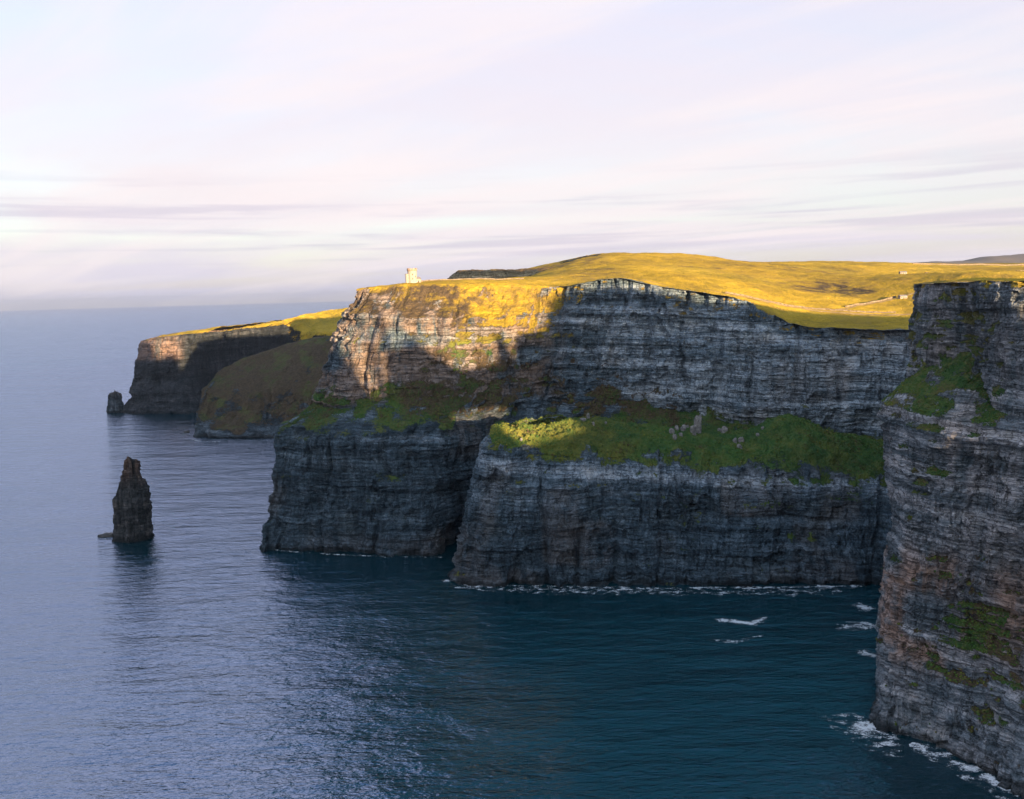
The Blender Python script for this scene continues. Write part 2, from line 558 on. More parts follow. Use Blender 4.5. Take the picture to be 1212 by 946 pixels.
# ---- A: tower headland and the bay wall
# levels: 1 base, 2 rim of lower tier, 3 back of ledge, 4 mid, 5 top of bare cliff, 6 lip, 7 inland
A = [
    st(('P', -60, 1250, 0, 0), ('P', -45, 1250, 90, .1), ('P', -30, 1252, 110, .4), ('P', -25, 1255, 135, .2), ('P', -10, 1260, 170, .3), ('P', 5, 1265, 205, .8), ('P', 60, 1270, 210, 1)),
    st(('P', -165, 900, 0, 0), ('P', -150, 900, 90, .1), ('P', -135, 902, 110, .4), ('P', -128, 905, 140, .2), ('P', -112, 910, 180, .3), ('P', -98, 915, 200, .8), ('P', -50, 925, 205, 1)),
    st((312, 644, 'w', 0), (337, 500, 690, .2), (382, 474, 712, .62), (392, 440, 728, .1), (402, 392, 742, .15), (428, 343, 755, .6), (470, 337, 795, 1)),
    st((330, 650, 'w', 0), (350, 508, 655, .25), (388, 482, 690, .62), (398, 440, 700, .05), (412, 380, 712, .25), (438, 340, 738, .6), (480, 336, 785, 1)),
    st((375, 653, 'w', 0), (385, 514, 645, .15), (412, 478, 678, .55), (415, 436, 686, .05), (432, 372, 702, .3), (452, 338, 738, .62), (490, 335, 785, 1)),
    st((450, 656, 'w', 0), (450, 512, 640, .2), (455, 474, 674, .72), (458, 434, 684, .05), (468, 376, 702, .32), (484, 337, 742, .64), (505, 334, 790, 1)),
    st((510, 657, 'w', 0), (510, 510, 642, .2), (515, 472, 676, .75), (518, 436, 688, .62), (525, 378, 704, .45), (535, 335, 746, .72), (548, 333, 795, 1)),
    st(hst(552, 650, 0) + (0,), (556, 508, 655, .2), (562, 472, 684, .72), (568, 436, 696, .66), (575, 386, 712, .5), (585, 335, 760, .78), (590, 333, 805, 1)),
    st(hst(596, 668, 0) + (0,), (600, 505, 676, .3), (606, 470, 700, .62), (612, 432, 712, .55), (622, 388, 724, .5), (628, 338, 768, .8), (630, 334, 812, 1)),
    st(hst(628, 690, 0) + (0,), (632, 500, 698, .3), (640, 468, 716, .45), (645, 435, 726, .3), (652, 388, 736, .35), (655, 342, 766, .5), (655, 333, 812, 1)),
    st(hst(665, 700, 0) + (0,), (668, 503, 700, .45), (675, 472, 716, .55), (678, 435, 722, .2), (682, 385, 728, .05), (686, 338, 744, .4), (690, 328, 790, 1)),
    st(hst(720, 694, 0) + (0,), (722, 508, 688, .5), (726, 470, 712, .6), (728, 430, 717, .12), (730, 368, 721, 0), (732, 330, 734, .35), (735, 325, 780, 1)),
    st(hst(790, 684, 0) + (0,), (790, 512, 672, .5), (788, 484, 698, .6), (790, 440, 703, .05), (790, 378, 707, 0), (792, 341, 718, .35), (795, 334, 765, 1)),
    st(hst(870, 672, 0) + (0,), (870, 516, 658, .5), (870, 500, 678, .5), (870, 450, 683, .0), (870, 388, 687, 0), (872, 354, 698, .4), (875, 345, 745, 1)),
    st(hst(935, 660, 0) + (0,), (935, 522, 648, .45), (937, 508, 663, .3), (938, 460, 668, 0), (938, 404, 672, 0), (936, 383, 680, .4), (940, 370, 728, 1)),
    st(hst(1010, 648, 0) + (0,), (1010, 527, 638, .45), (1010, 514, 648, .3), (1010, 462, 653, 0), (1010, 408, 656, 0), (1010, 390, 662, .45), (1012, 380, 712, 1)),
    st(hst(1090, 634, 0) + (0,), (1090, 528, 628, .45), (1090, 516, 636, .3), (1090, 462, 640, 0), (1090, 408, 643, 0), (1090, 391, 650, .45), (1095, 382, 700, 1)),
    st(('P', 352, 598, 0, 0), ('P', 356, 600, 85, .3), ('P', 360, 602, 95, .3), ('P', 362, 604, 125, 0), ('P', 366, 606, 160, .1), ('P', 372, 610, 176, .5), ('P', 420, 640, 182, 1)),
]
def dryA(D, lev): return 1.0 * ss(4.2, 5.2, lev)[None, :] + 0.0 + 0 * D[..., 2]
def rust_sunA(D, u, lev): return .9 * ss(2.8, 3.2, lev)[None, :] * (1 - ss(20, 60, D[..., 0])) * ss(.08, .38, vn(u / 25, D[..., 2] / 18, 0, 4)) + .25 * ss(.45, .7, vn(u / 60, D[..., 2] / 40, 0, 3))  # first term paints warm sunlight onto the headland rock, second is rust
def heathA(D, lev): return 1.5 * ss(2.2, 2.8, lev)[None, :] * (1 - ss(4.2, 4.6, lev))[None, :] * ss(-105, -75, D[..., 0]) * (1 - ss(120, 170, D[..., 0])) + .55 * ss(4.3, 4.8, lev)[None, :] * (1 - ss(5.9, 6.2, lev))[None, :] + .75 * ss(4.4, 5.0, lev)[None, :] * (1 - ss(5.7, 6.1, lev))[None, :] * (.25 + .75 * (1 - ss(-60, -20, D[..., 0]))) * 1.35 + .45 * (1 - ss(3.2, 4.2, lev))[None, :] + 0 * D[..., 2]  # heather; the ledge term also darkens the turf in place of shade
cliffA, GA, levA = loft('sea_cliff', A, M_CLIFF, 1.25, 1.15, 1.0, 11, 1.0, lightf=lambda D, lev: .55 * ss(2.9, 3.1, lev)[None, :] * (1 - .7 * ss(5.0, 5.6, lev))[None, :] * ss(30, 100, D[..., 0]) - .42 * (1 - ss(2.2, 2.6, lev))[None, :], colm=lambda G, lev: .12 + .45 * (1 - ss(1.85, 2.0, lev))[None, :] + 0 * G[..., 2], lip=6, hsnap=H, dry=dryA, rust=rust_sunA, heath=heathA, pale_at=((1.98, .35),), pale_w=3.0, vegn=.32)
tag(cliffA, 'long banded sea cliff below the round tower, sweeping right round the bay', 'cliff')

# ---- C: the near cliff on the right
C = [
    st(('P', 352, 596, 0, 0), ('P', 354, 594, 50, 0), ('P', 356, 592, 95, 0), ('P', 358, 590, 130, .1), ('P', 362, 588, 140, .4), ('P', 374, 584, 176, .5), ('P', 420, 600, 182, 1)),
    st(('P', 262, 470, 0, 0), ('P', 264, 468, 50, 0), ('P', 266, 466, 100, 0), ('P', 262, 470, 143, .2), ('P', 270, 464, 155, .4), ('P', 282, 452, 196, .5), ('P', 320, 470, 198, 1)),
    st(('P', 197, 408, 0, 0), (1050, 740, 408, 0), (1068, 618, 418, 0), (1051, 482, 421, .3), (1078, 452, 431, .6), (1087, 338, 436, .45), (1120, 334, 456, 1)),
    st((1041, 858, 'w', 0), (1042, 728, 378, 0), (1061, 616, 388, 0), (1047, 478, 399, .35), (1082, 446, 411, .62), (1087, 337, 418, .4), (1130, 333, 450, 1)),
    st((1066, 868, 'w', 0), (1068, 740, 356, .1), (1086, 630, 364, .1), (1076, 483, 376, .35), (1118, 425, 389, .62), (1104, 333.5, 392, .4), (1150, 331, 420, 1)),
    st((1108, 886, 'w', 0), (1108, 735, 345, .5), (1118, 650, 350, .12), (1116, 494, 357, .38), (1148, 420, 376, .62), (1130, 332, 379, .4), (1180, 331, 408, 1)),
    st((1152, 910, 'w', 0), (1155, 745, 333, .62), (1160, 655, 338, .12), (1160, 503, 343, .2), (1172, 468, 358, .5), (1165, 331, 364, .4), (1212, 331, 396, 1)),
    st((1214, 946, 'w', 0), (1216, 762, 318, .5), (1218, 675, 322, .1), (1216, 510, 327, 0), (1218, 494, 334, .1), (1218, 331, 348, .4), (1270, 332, 380, 1)),
    st(('P', 262, 236, 0, 0), ('P', 266, 240, 50, 0), ('P', 270, 243, 88, 0), ('P', 274, 246, 143, 0), ('P', 280, 250, 149, .1), ('P', 292, 262, 204, .4), ('P', 318, 290, 207, 1)),
    st(('P', 392, 70, 0, 0), ('P', 396, 74, 50, 0), ('P', 400, 78, 88, 0), ('P', 404, 82, 143, 0), ('P', 410, 88, 150, .1), ('P', 424, 100, 215, .4), ('P', 450, 130, 220, 1)),
    st(('P', 560, -150, 0, 0), ('P', 564, -146, 50, 0), ('P', 568, -142, 88, 0), ('P', 572, -138, 143, 0), ('P', 578, -132, 150, .1), ('P', 592, -120, 215, .4), ('P', 620, -90, 220, 1)),
]
HILL = (520.0, 60.0, 150.0, 40.0)  # unseen rise added to the near cliff-top land for shade
def HC(x, y):
    w = ss(250, 330, y)
    base = 204 + .035 * np.maximum(0, 300 - y) + HILL[3] * np.exp(-((x - HILL[0]) ** 2 + (y - HILL[1]) ** 2) / (2 * HILL[2] ** 2))
    base = base + 1.0 * fbm(x / 40, y / 40, 0, 3, 4)
    return H(x, np.maximum(y, 300)) * w + base * (1 - w)
def rustC(D, u, lev):
    z = D[..., 2]
    q = atz(1050, 862)
    near = 1 - ss(18, 42, np.hypot(D[..., 0] - q.x, D[..., 1] - q.y))
    return (.75 + .25 * near) * ss(.25, .48, vn(u / 22, z / 24, 0, 8)) * ss(22, 34, z) * (1 - ss(66, 84, z)) + .18 * ss(.5, .7, vn(u / 30, z / 20, 0, 9))
cliffC, GC, levC = loft('near_cliff', C, M_NEAR, .62, .58, .62, 53, .75, lightf=lambda D, lev: .24 + .0 * D[..., 2], colm=lambda G, lev: .75 * (1 - ss(8, 26, G[..., 2])) + .45 * ss(150, 160, G[..., 2]) + .08, lip=6, hsnap=HC, dry=lambda D, lev: .75 * ss(5.7, 6, lev)[None, :] + .08 + 0 * D[..., 2], rust=rustC, heath=lambda D, lev: .7 + .55 * (1 - ss(3.0, 3.8, lev))[None, :] + 0 * D[..., 2],
                        pale_at=((3.97, 1.1), (3.55, .5), (3.3, .6)), pale_w=2.6, vegn=.42)
tag(cliffC, 'near layered grey and rust cliff filling the right side with a grassy ledge', 'cliff')

# ---- B: the flat topped rock promontory in the bay
B = [
    st(('P', 40, 665, 0, 0), ('P', 38, 660, 90, .2), ('P', 36, 655, 96, .6), ('P', 36, 650, 100, .9), ('P', 60, 660, 92, .9)),
    st(('P', -22, 622, 0, 0), ('P', -14, 616, 92, .2), ('P', -8, 614, 97, .6), ('P', 0, 612, 101, .9), ('P', 20, 630, 94, .9)),
    st((536, 684, 'w', 0), (569, 526, 578, .15), (577, 515, 586, .5), (586, 505, 596, .9), (602, 504, 616, .9)),
    st((552, 689, 'w', 0), (584, 536, 562, .15), (587, 524, 568, .6), (592, 504.5, 592, .95), (606, 503.5, 618, .9)),
    st((595, 692, 'w', 0), (605, 543, 562, .2), (605, 527, 569, .75), (612, 504, 596, .95), (616, 505, 626, .9)),
    st((650, 693, 'w', 0), (652, 546, 563, .25), (652, 527, 573, .75), (650, 503, 602, .95), (652, 506, 632, .9)),
    st((715, 694, 'w', 0), (712, 549, 564, .25), (708, 524, 576, .8), (694, 493.5, 608, .95), (702, 502, 636, .9)),
    st((765, 694, 'w', 0), (762, 552, 565, .25), (760, 528, 578, .8), (750, 505, 606, .95), (752, 505, 642, .9)),
    st((810, 693, 'w', 0), (810, 555, 566, .25), (808, 534, 578, .75), (804, 513, 604, .95), (806, 508, 644, .9)),
    st((880, 693, 'w', 0), (880, 558, 566, .25), (880, 541, 578, .75), (872, 517, 606, .95), (874, 508, 644, .9)),
    st((950, 692, 'w', 0), (950, 561, 567, .25), (945, 537, 580, .75), (934, 491, 618, .95), (938, 500, 645, .9)),
    st((1010, 691, 'w', 0), (1010, 563, 570, .25), (1006, 545, 584, .7), (1002, 520, 612, .9), (1004, 516, 645, .9)),
    st((1090, 690, 'w', 0), (1090, 563, 574, .25), (1088, 548, 588, .7), (1085, 528, 612, .9), (1086, 520, 640, .9)),
    st(('P', 345, 575, 0, 0), ('P', 350, 590, 80, .2), ('P', 352, 595, 90, .6), ('P', 355, 605, 96, .9), ('P', 358, 630, 92, .9)),
]
cliffB, GB, levB = loft('rock_promontory', B, M_CLIFF, .95, .95, .85, 31, 1.15, lightf=lambda D, lev: -.32 * (1 - ss(1.5, 1.95, lev))[None, :] + 0 * D[..., 2], dry=lambda D, lev: .05 + .14 * (1 - ss(55, 95, D[..., 0])), heath=.30, flat=1.7, colm=lambda G, lev: .52 * (1 - ss(1.7, 1.9, lev))[None, :] + .6 * ss(1.75, 1.9, lev)[None, :] + 0 * G[..., 2], pale_at=((1.96, .75),), pale_w=5.0, vegn=.30,  # higher dry at the tip paints warm sunlight into the turf
                        rust=lambda D, u, lev: .22 * ss(.55, .75, vn(u / 25, D[..., 2] / 25, 0, 12)))
tag(cliffB, 'flat topped dark rock promontory with green turf, standing out into the bay', 'promontory')

# ---- D, E: the two headlands far left
D_ = [
    st(('P', -330, 1500, 0, 0), ('P', -325, 1500, 25, .5), ('P', -315, 1500, 40, .6), ('P', -290, 1500, 55, .7), ('P', -270, 1510, 50, .7)),
    st(('P', -445, 1330, 0, 0), ('P', -438, 1332, 30, .5), ('P', -428, 1335, 45, .6), ('P', -410, 1340, 62, .7), ('P', -390, 1360, 58, .7)),
    st((225, 516, 'w', 0), (230, 486, 1222, .5), (238, 464, 1250, .55), (256, 446, 1300, .7), (266, 446, 1370, .7)),
    st((245, 520, 'w', 0), (248, 499, 1200, .35), (256, 468, 1245, .6), (276, 430, 1330, .65), (286, 432, 1420, .7)),
    st((300, 520, 'w', 0), (298, 502, 1195, .35), (305, 465, 1245, .62), (322, 413, 1350, .65), (326, 414, 1440, .7)),
    st((360, 519, 'w', 0), (358, 502, 1192, .35), (362, 460, 1240, .62), (378, 399, 1350, .65), (382, 400, 1440, .7)),
    st((440, 518, 'w', 0), (440, 500, 1190, .35), (440, 455, 1240, .62), (450, 388, 1350, .65), (452, 390, 1440, .7)),
    st((540, 518, 'w', 0), (540, 500, 1190, .35), (540, 450, 1240, .62), (545, 380, 1330, .65), (550, 384, 1420, .7)),
]
cliffD, _, _ = loft('far_headland', D_, M_FAR, 3.0, 2.2, 1.5, 71, 1.1, dry=.20, heath=1.5, colm=.6, vegn=.3, flat=.8)
tag(cliffD, 'brown green grassy headland sloping to a dark low cliff behind the tower headland', 'headland')
E = [
    st(('P', -650, 2000, 0, 0), ('P', -640, 2000, 75, 0), ('P', -625, 2000, 140, .3), ('P', -540, 2010, 150, 1)),
    st(('P', -725, 1640, 0, 0), ('P', -712, 1642, 75, 0), ('P', -695, 1645, 136, .3), ('P', -600, 1690, 146, 1)),
    st((149, 488, 'w', 0), (161, 447, 1530, 0), (172, 402, 1550, .2), (240, 396, 1640, 1)),
    st((182, 490, 'w', 0), (184, 448, 1490, 0), (185, 399.5, 1500, .15), (250, 394.5, 1620, 1)),
    st((230, 489, 'w', 0), (231, 442, 1510, 0), (232, 395, 1522, .15), (280, 391, 1650, 1)),
    st(hst(272, 1600, 0) + (0,), (273, 440, 1602, 0), (274, 391.5, 1612, .15), (300, 385, 1730, 1)),
    st(hst(312, 1700, 0) + (0,), (313, 440, 1702, 0), (314, 388, 1712, .2), (335, 378.5, 1800, 1)),
    st(hst(338, 1780, 0) + (0,), (339, 440, 1782, .1), (341, 385, 1790, .6), (362, 372, 1880, 1)),
    st(hst(362, 1800, 0) + (0,), (362, 445, 1802, .3), (362, 393, 1806, .8), (395, 366.5, 1920, 1)),
    st(hst(430, 1800, 0) + (0,), (430, 440, 1802, .4), (430, 391, 1806, .8), (440, 360, 1920, 1)),
    st(hst(560, 1800, 0) + (0,), (560, 430, 1802, .4), (560, 382, 1806, .8), (560, 352, 1920, 1)),
]
cliffE, GE, levE = loft('farthest_headland', E, M_FARSHADE, 3.2, 2.5, 1.6, 91, .7, lightf=lambda D, lev: 1.3 * (1 - ss(-628, -606, D[..., 0])) * ss(88, 100, D[..., 2]), rust=lambda D, u, lev: 1.0 * (1 - ss(-628, -606, D[..., 0])) * ss(88, 100, D[..., 2]) * .6, colm=.7, dry=.85, heath=0, vegn=.25, flat=.6)  # pale and rust paint the sunlit patch, dark rock stands for shade
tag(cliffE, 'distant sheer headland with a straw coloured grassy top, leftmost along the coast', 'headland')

# ------------------------------------------------------------------ plateau grassland
def polyline_row(G, lev, l):
    return G[:, int(np.argmin(np.abs(lev - l))), :2]
pa = polyline_row(GA, levA, 6.5)[::12]
pc = polyline_row(GC, levC, 6.5)[::20]
pc = pc[pc[:, 1] > 285]
POLY = np.concatenate([pa, pc, [[420, 285], [2600, 285], [2600, 3300], [-300, 3300], [-60, 1600]]], 0)


def inside(x, y, poly):
    r = np.zeros(x.shape, bool)
    n = len(poly)
    for i in range(n):
        x1, y1 = poly[i]; x2, y2 = poly[(i + 1) % n]
        if y1 == y2: continue
        c = ((y1 > y) != (y2 > y)) & (x < (x2 - x1) * (y - y1) / (y2 - y1) + x1)
        r ^= c
    return r


def dist_poly(x, y, poly):
    d = np.full(x.shape, 1e9)
    n = len(poly)
    for i in range(n):
        a = poly[i]; b = poly[(i + 1) % n]
        ab = b - a; l2 = max(ab @ ab, 1e-6)
        t = np.clip(((x - a[0]) * ab[0] + (y - a[1]) * ab[1]) / l2, 0, 1)
        d = np.minimum(d, np.hypot(x - a[0] - t * ab[0], y - a[1] - t * ab[1]))
    return d


yy = 290 * (3250 / 290.0) ** (np.linspace(0, 1, 480))
tt = np.concatenate([np.linspace(-.24, .70, 420), np.linspace(.71, 1.6, 60)])
X = yy[:, None] * tt[None, :]; Yg = yy[:, None] + 0 * tt[None, :]
ins = inside(X, Yg, POLY)
Z = H(X, Yg)
dp = dist_poly(X, Yg, POLY[:len(pa) + len(pc)])
Zp = Z - .8 * (1 - ss(2, 14, dp)) + .35 * fbm(X / 5, Yg / 5, 0, 3, 77) * ss(3, 14, dp)
q = grid_quads(len(yy), len(tt))
keep = ins.ravel()[q].all(axis=1)
q = q[keep][:, ::-1]
used = np.unique(q); remap = -np.ones(X.size, int); remap[used] = np.arange(len(used))
V = np.stack([X, Yg, Zp], -1).reshape(-1, 3)[used]
n_ = len(V)
heath_g = .45 * ss(.50, .70, vn(V[:, 0] / 90, V[:, 1] / 130, 0, 15)) + .45 * ss(.15, .5, fbm(V[:, 0] / 38, V[:, 1] / 60, 0, 4, 16)) + .40 * np.exp(-(((V[:, 0] - at(985, 342, 920).x) / 70) ** 2 + ((V[:, 1] - 920) / 60) ** 2))
grass = mesh_np('grassland', V, remap[q], M_CLIFF, None, True,
                dict(veg=np.ones(n_), colm=0 * np.ones(n_), dry=.98 + .22 * fbm(V[:, 0] / 120, V[:, 1] / 160, 0, 3, 25), pale=np.zeros(n_), rust=np.zeros(n_), wet=np.zeros(n_), heath=heath_g))
tag(grass, 'golden rolling grassland on top of the cliffs, rising to a rounded hill', 'grassland', kind='structure')

# land rising to the right of the picture (continues the near cliff top)
hx = np.linspace(285, 1500, 150); hy = np.linspace(-420, 310, 100)
HX, HY = np.meshgrid(hx, hy, indexing='ij')
pc2 = polyline_row(GC, levC, 6.5)[::20]; pc2 = pc2[pc2[:, 1] < 320]
POLY2 = np.concatenate([pc2, [[640, -420], [1510, -420], [1510, 330], [300, 330]]], 0)
kq = grid_quads(len(hx), len(hy))
kq = kq[inside(HX, HY, POLY2).ravel()[kq].all(axis=1)]
nn = HX.size
hill = mesh_np('hill', np.stack([HX, HY, HC(HX, HY) - .3], -1), kq, M_CLIFF, None, True,
               dict(veg=np.ones(nn), colm=0 * np.ones(nn), dry=np.full(nn, .8), pale=np.zeros(nn), rust=np.zeros(nn), wet=np.zeros(nn), heath=np.zeros(nn)))
tag(hill, 'unseen grassy land continuing the near cliff top, its rise added for shade', 'hill', kind='structure')

# added southern ridge: unseen behind the viewpoint, its skyline shaped to shade the bay
SUN_AZ = R(150)          # clockwise from north (+Y): behind the viewer, to the right
SUN_EL = R(5.3)
_e = (abs(math.cos(SUN_AZ)), abs(math.sin(SUN_AZ)))
_a = (-math.sin(SUN_AZ), -math.cos(SUN_AZ))
RIDGE_A = -500.0
def skyline(px, py, Y, dz=0.0):
    """(c, z) of the ridge that puts the edge of its shade on this point"""
    v = at(px, py, Y)
    return (_e[0] * v.x + _e[1] * v.y, v.z + dz + (_a[0] * v.x + _a[1] * v.y - RIDGE_A) * math.tan(SUN_EL))
SK = [(-900, 150), (-700, 285), (60, 330)]
SK += [skyline(*q) for q in [(170, 400, 1545), (181, 401, 1510), (185, 424, 1500), (205, 413, 1508), (228, 402, 1515), (234, 393, 1520)]]
SK += [skyline(*q) for q in [(421, 388, 714), (431, 398, 708), (435, 470, 690), (455, 476, 684), (459, 410, 696), (482, 402, 700), (486, 404, 700)]]
SK += [skyline(*q) for q in [(588, 528, 566), (615, 521, 572), (640, 512, 588), (668, 504, 598), (684, 500, 601)]]
SK += [(343.5, 280)]
SK += [skyline(*q, 2) for q in [(1165, 332, 364), (1218, 332, 348)]]
SK += [skyline(*q) for q in [(612, 420, 716), (640, 392, 734)]]
SK += [skyline(px, py, Y, -.5) for px, py, Y in [(672, 341, 742), (690, 338, 744), (732, 330, 734), (792, 341, 718), (872, 354, 698), (936, 383, 680), (1010, 390, 662), (1090, 391, 650)]]
SK += [(690, 255), (800, 250), (1000, 230)]
SKYC = np.array(sorted(SK), float)

cs = np.linspace(-900, 1000, 760); av = np.linspace(-1, 1, 61)
CS, AV = np.meshgrid(cs, av, indexing='ij')
top = np.interp(CS, SKYC[:, 0], SKYC[:, 1])
ex, ey = math.cos(SUN_AZ), math.sin(SUN_AZ)
axx, axy = -math.sin(SUN_AZ), -math.cos(SUN_AZ)      # the way the light travels
c_dir = (abs(ex), abs(ey))
aa = -500 + AV * (170 + 25 * fbm(CS / 120, AV, 0, 3, 61))
prof = np.where(np.abs(AV) < .12, 1, 1 - .30 * ss(.12, .62, np.abs(AV)) - .72 * ss(.62, .98, np.abs(AV)))
zz = top * prof - 6 + 5 * fbm(CS / 30, AV * 5, 0, 3, 62) * ss(.1, .4, np.abs(AV))
sv = np.stack([CS * c_dir[0] + aa * axx, CS * c_dir[1] + aa * axy, zz], -1)
nn = CS.size
vg = ss(90, 130, zz.ravel())
# added, unseen arch spanning the gap in that ridge to cut down the sunbeam
ac = np.linspace(262, 350, 46)
lowz = np.array([max(skyline(583, 503, 592, 6)[1], 0)] * 46) + 1.5 * fbm(ac / 9, 0, 0, 3, 66)
hi = sorted([skyline(486, 404, 700), skyline(508, 418, 697), skyline(545, 438, 696), skyline(600, 428, 712), skyline(612, 420, 716)])
hiz = np.interp(ac, [q[0] for q in hi], [q[1] for q in hi]) + 1.5 * fbm(ac / 9, 3, 0, 3, 67)
blocker = []
for k in range(46):
    blocker.append([(ac[k] * c_dir[0] + a_ * axx, ac[k] * c_dir[1] + a_ * axy, z_) for a_, z_ in
                 ((RIDGE_A - 14, lowz[k]), (RIDGE_A - 15, hiz[k]), (RIDGE_A + 15, hiz[k] - 1), (RIDGE_A + 14, lowz[k] + 1), (RIDGE_A - 14, lowz[k]))])
oa = mesh_np('blocker', np.array(blocker), grid_quads(46, 5), M_STACK, None, False)
tag(oa, 'unseen added arch on the crest of the southern headland', 'blocker', kind='structure')
o = mesh_np('hill', sv, grid_quads(len(cs), len(av)), M_CLIFF, None, False,
            dict(veg=vg, colm=0 * np.ones(nn), dry=np.full(nn, .8), pale=np.zeros(nn), rust=np.zeros(nn), wet=np.zeros(nn), heath=np.zeros(nn)))
if o.data.polygons[3000].normal.z < 0: o.data.flip_normals()
tag(o, 'unseen ridge added behind the viewpoint, its crest shaped to shade the bay', 'hill', kind='structure')

# ---- dark crags on the skyline behind the tower headland
Fq = [
    [(*at(526, 333, 1090), 0), (*at(527, 331.5, 1095), .2), (*at(530, 330.5, 1120), .8)],
    [(*at(540, 333, 1090), 0), (*at(541, 321.5, 1096), .2), (*at(548, 321, 1130), .8)],
    [(*at(570, 333, 1100), 0), (*at(570, 320.5, 1106), .2), (*at(575, 320, 1140), .8)],
    [(*at(605, 332, 1115), 0), (*at(605, 319.5, 1120), .2), (*at(610, 318.8, 1160), .8)],
    [(*at(640, 327, 1130), 0), (*at(641, 318.5, 1140), .3), (*at(645, 317, 1180), .8)],
    [(*at(665, 322, 1150), 0), (*at(668, 316, 1165), .6), (*at(670, 314, 1200), .9)]]
Fq = [[(a[0][0], a[0][1], a[0][2] - 25, 0)] + a for a in Fq]
o, _, _ = loft('crag', Fq, M_FAR, 1.6, 1.2, .7, 17, .5, dry=.9, heath=1.5, tide=-50, vegn=.2)
tag(o, 'long dark rock crag on the skyline just right of the tower', 'crag')
Fq2 = [
    [(*at(656, 318, 1170), 0), (*at(658, 316, 1173), .2), (*at(662, 314.5, 1185), .8)],
    [(*at(668, 315, 1180), 0), (*at(670, 308.5, 1186), .15), (*at(674, 308, 1200), .8)],
    [(*at(688, 311, 1195), 0), (*at(690, 303.5, 1202), .15), (*at(694, 303, 1220), .8)],
    [(*at(712, 307, 1215), 0), (*at(714, 301, 1226), .2), (*at(718, 300.5, 1245), .8)],
    [(*at(738, 302.5, 1240), 0), (*at(740, 300, 1255), .6), (*at(744, 299.5, 1280), .9)]]
Fq2 = [[(a[0][0], a[0][1], a[0][2] - 12, 0)] + a for a in Fq2]
o, _, _ = loft('crag', Fq2, M_FAR, 1.3, 1.0, .6, 19, .5, dry=.9, heath=1.3, tide=-50, vegn=.2)
tag(o, 'short dark rock crag edging the highest hill on the skyline', 'crag')

# ---- distant hills, far right
hx = np.linspace(2200, 11000, 160); hr = np.linspace(0, 1, 24)
HXx, HRr = np.meshgrid(hx, hr, indexing='ij')
ridge = 300 * ss(2300, 4300, HXx) + 40 * ss(4300, 6500, HXx) + 14 * fbm(HXx / 900, 0 * HXx, 0, 4, 33)
prof = np.sin(np.pi * HRr)
HZ = 120 + (ridge) * prof + 30 * fbm(HXx / 500, HRr * 4, 0, 4, 35) * prof
hv = np.stack([HXx, 7600 + 3200 * HRr, HZ], -1)
t = NT('distant_heath')
t.bsdf(t.ramp(t.noise(t.pos(.002, .004, .004), 5), [(.35, (.07, .065, .06)), (.65, (.12, .10, .085))]), .95, None, .1)
o = mesh_np('hills', hv, grid_quads(160, 24), t.m, None, True)
tag(o, 'low mauve hills on the far right horizon', 'hills', kind='structure')

# ------------------------------------------------------------------ sea
t = NT('sea_water')
w1 = t.noise(t.pos(.055, .16, 1), 4, .6, .3)
w2 = t.noise(t.pos(.22, .55, 1), 3, .6, .3)
w3 = t.noise(t.pos(.010, .022, 1), 3, .5)
w4 = t.noise(t.pos(.004, .014, 1), 3, .5)
w5 = t.noise(t.pos(.020, .050, 1), 2, .5, .2)
h = t.math('ADD', t.math('MULTIPLY', w5, 2.2), t.math('MULTIPLY', w1, 1.5))
h = t.math('ADD', h, t.math('ADD', t.math('MULTIPLY', w2, .6), t.math('MULTIPLY', w3, 3.2)))
nrm = t.bump(h, 1.0, .85)
rough = t.map(w4, .35, .65, .05, .12)
df = t.n('ShaderNodeBsdfDiffuse'); t.l(t.ramp(w4, [(.3, (.0002, .019, .025)), (.7, (.0002, .026, .033))]), df.inputs['Color']); t.l(nrm, df.inputs['Normal'])
gl = t.n('ShaderNodeBsdfGlossy'); gl.inputs['Color'].default_value = (.655, .765, 1.0, 1); t.l(rough, gl.inputs['Roughness']); t.l(nrm, gl.inputs['Normal'])
fr = t.n('ShaderNodeFresnel'); fr.inputs['IOR'].default_value = 3.1; t.l(nrm, fr.inputs['Normal'])
ms = t.n('ShaderNodeMixShader'); t.l(fr.outputs[0], ms.inputs[0]); t.l(df.outputs[0], ms.inputs[1]); t.l(gl.outputs[0], ms.inputs[2]); t.l(ms.outputs[0], t.out.inputs['Surface'])
M_SEA = t.m
rad = np.concatenate([[0], 60 * (45000 / 60.0) ** np.linspace(0, 1, 140)])
ang = np.linspace(0, 2 * np.pi, 181)[:-1]
sv = np.stack([np.sin(ang)[:, None] * rad[None], 400 + np.cos(ang)[:, None] * rad[None], 0 * ang[:, None] * rad[None]], -1)
o = mesh_np('sea', sv, grid_quads(180, len(rad), True), M_SEA, None, True)
nf = o.data.polygons[0].normal
if nf.z < 0: o.data.flip_normals()
tag(o, 'calm rippled blue sea spreading to the horizon', 'sea', kind='structure')

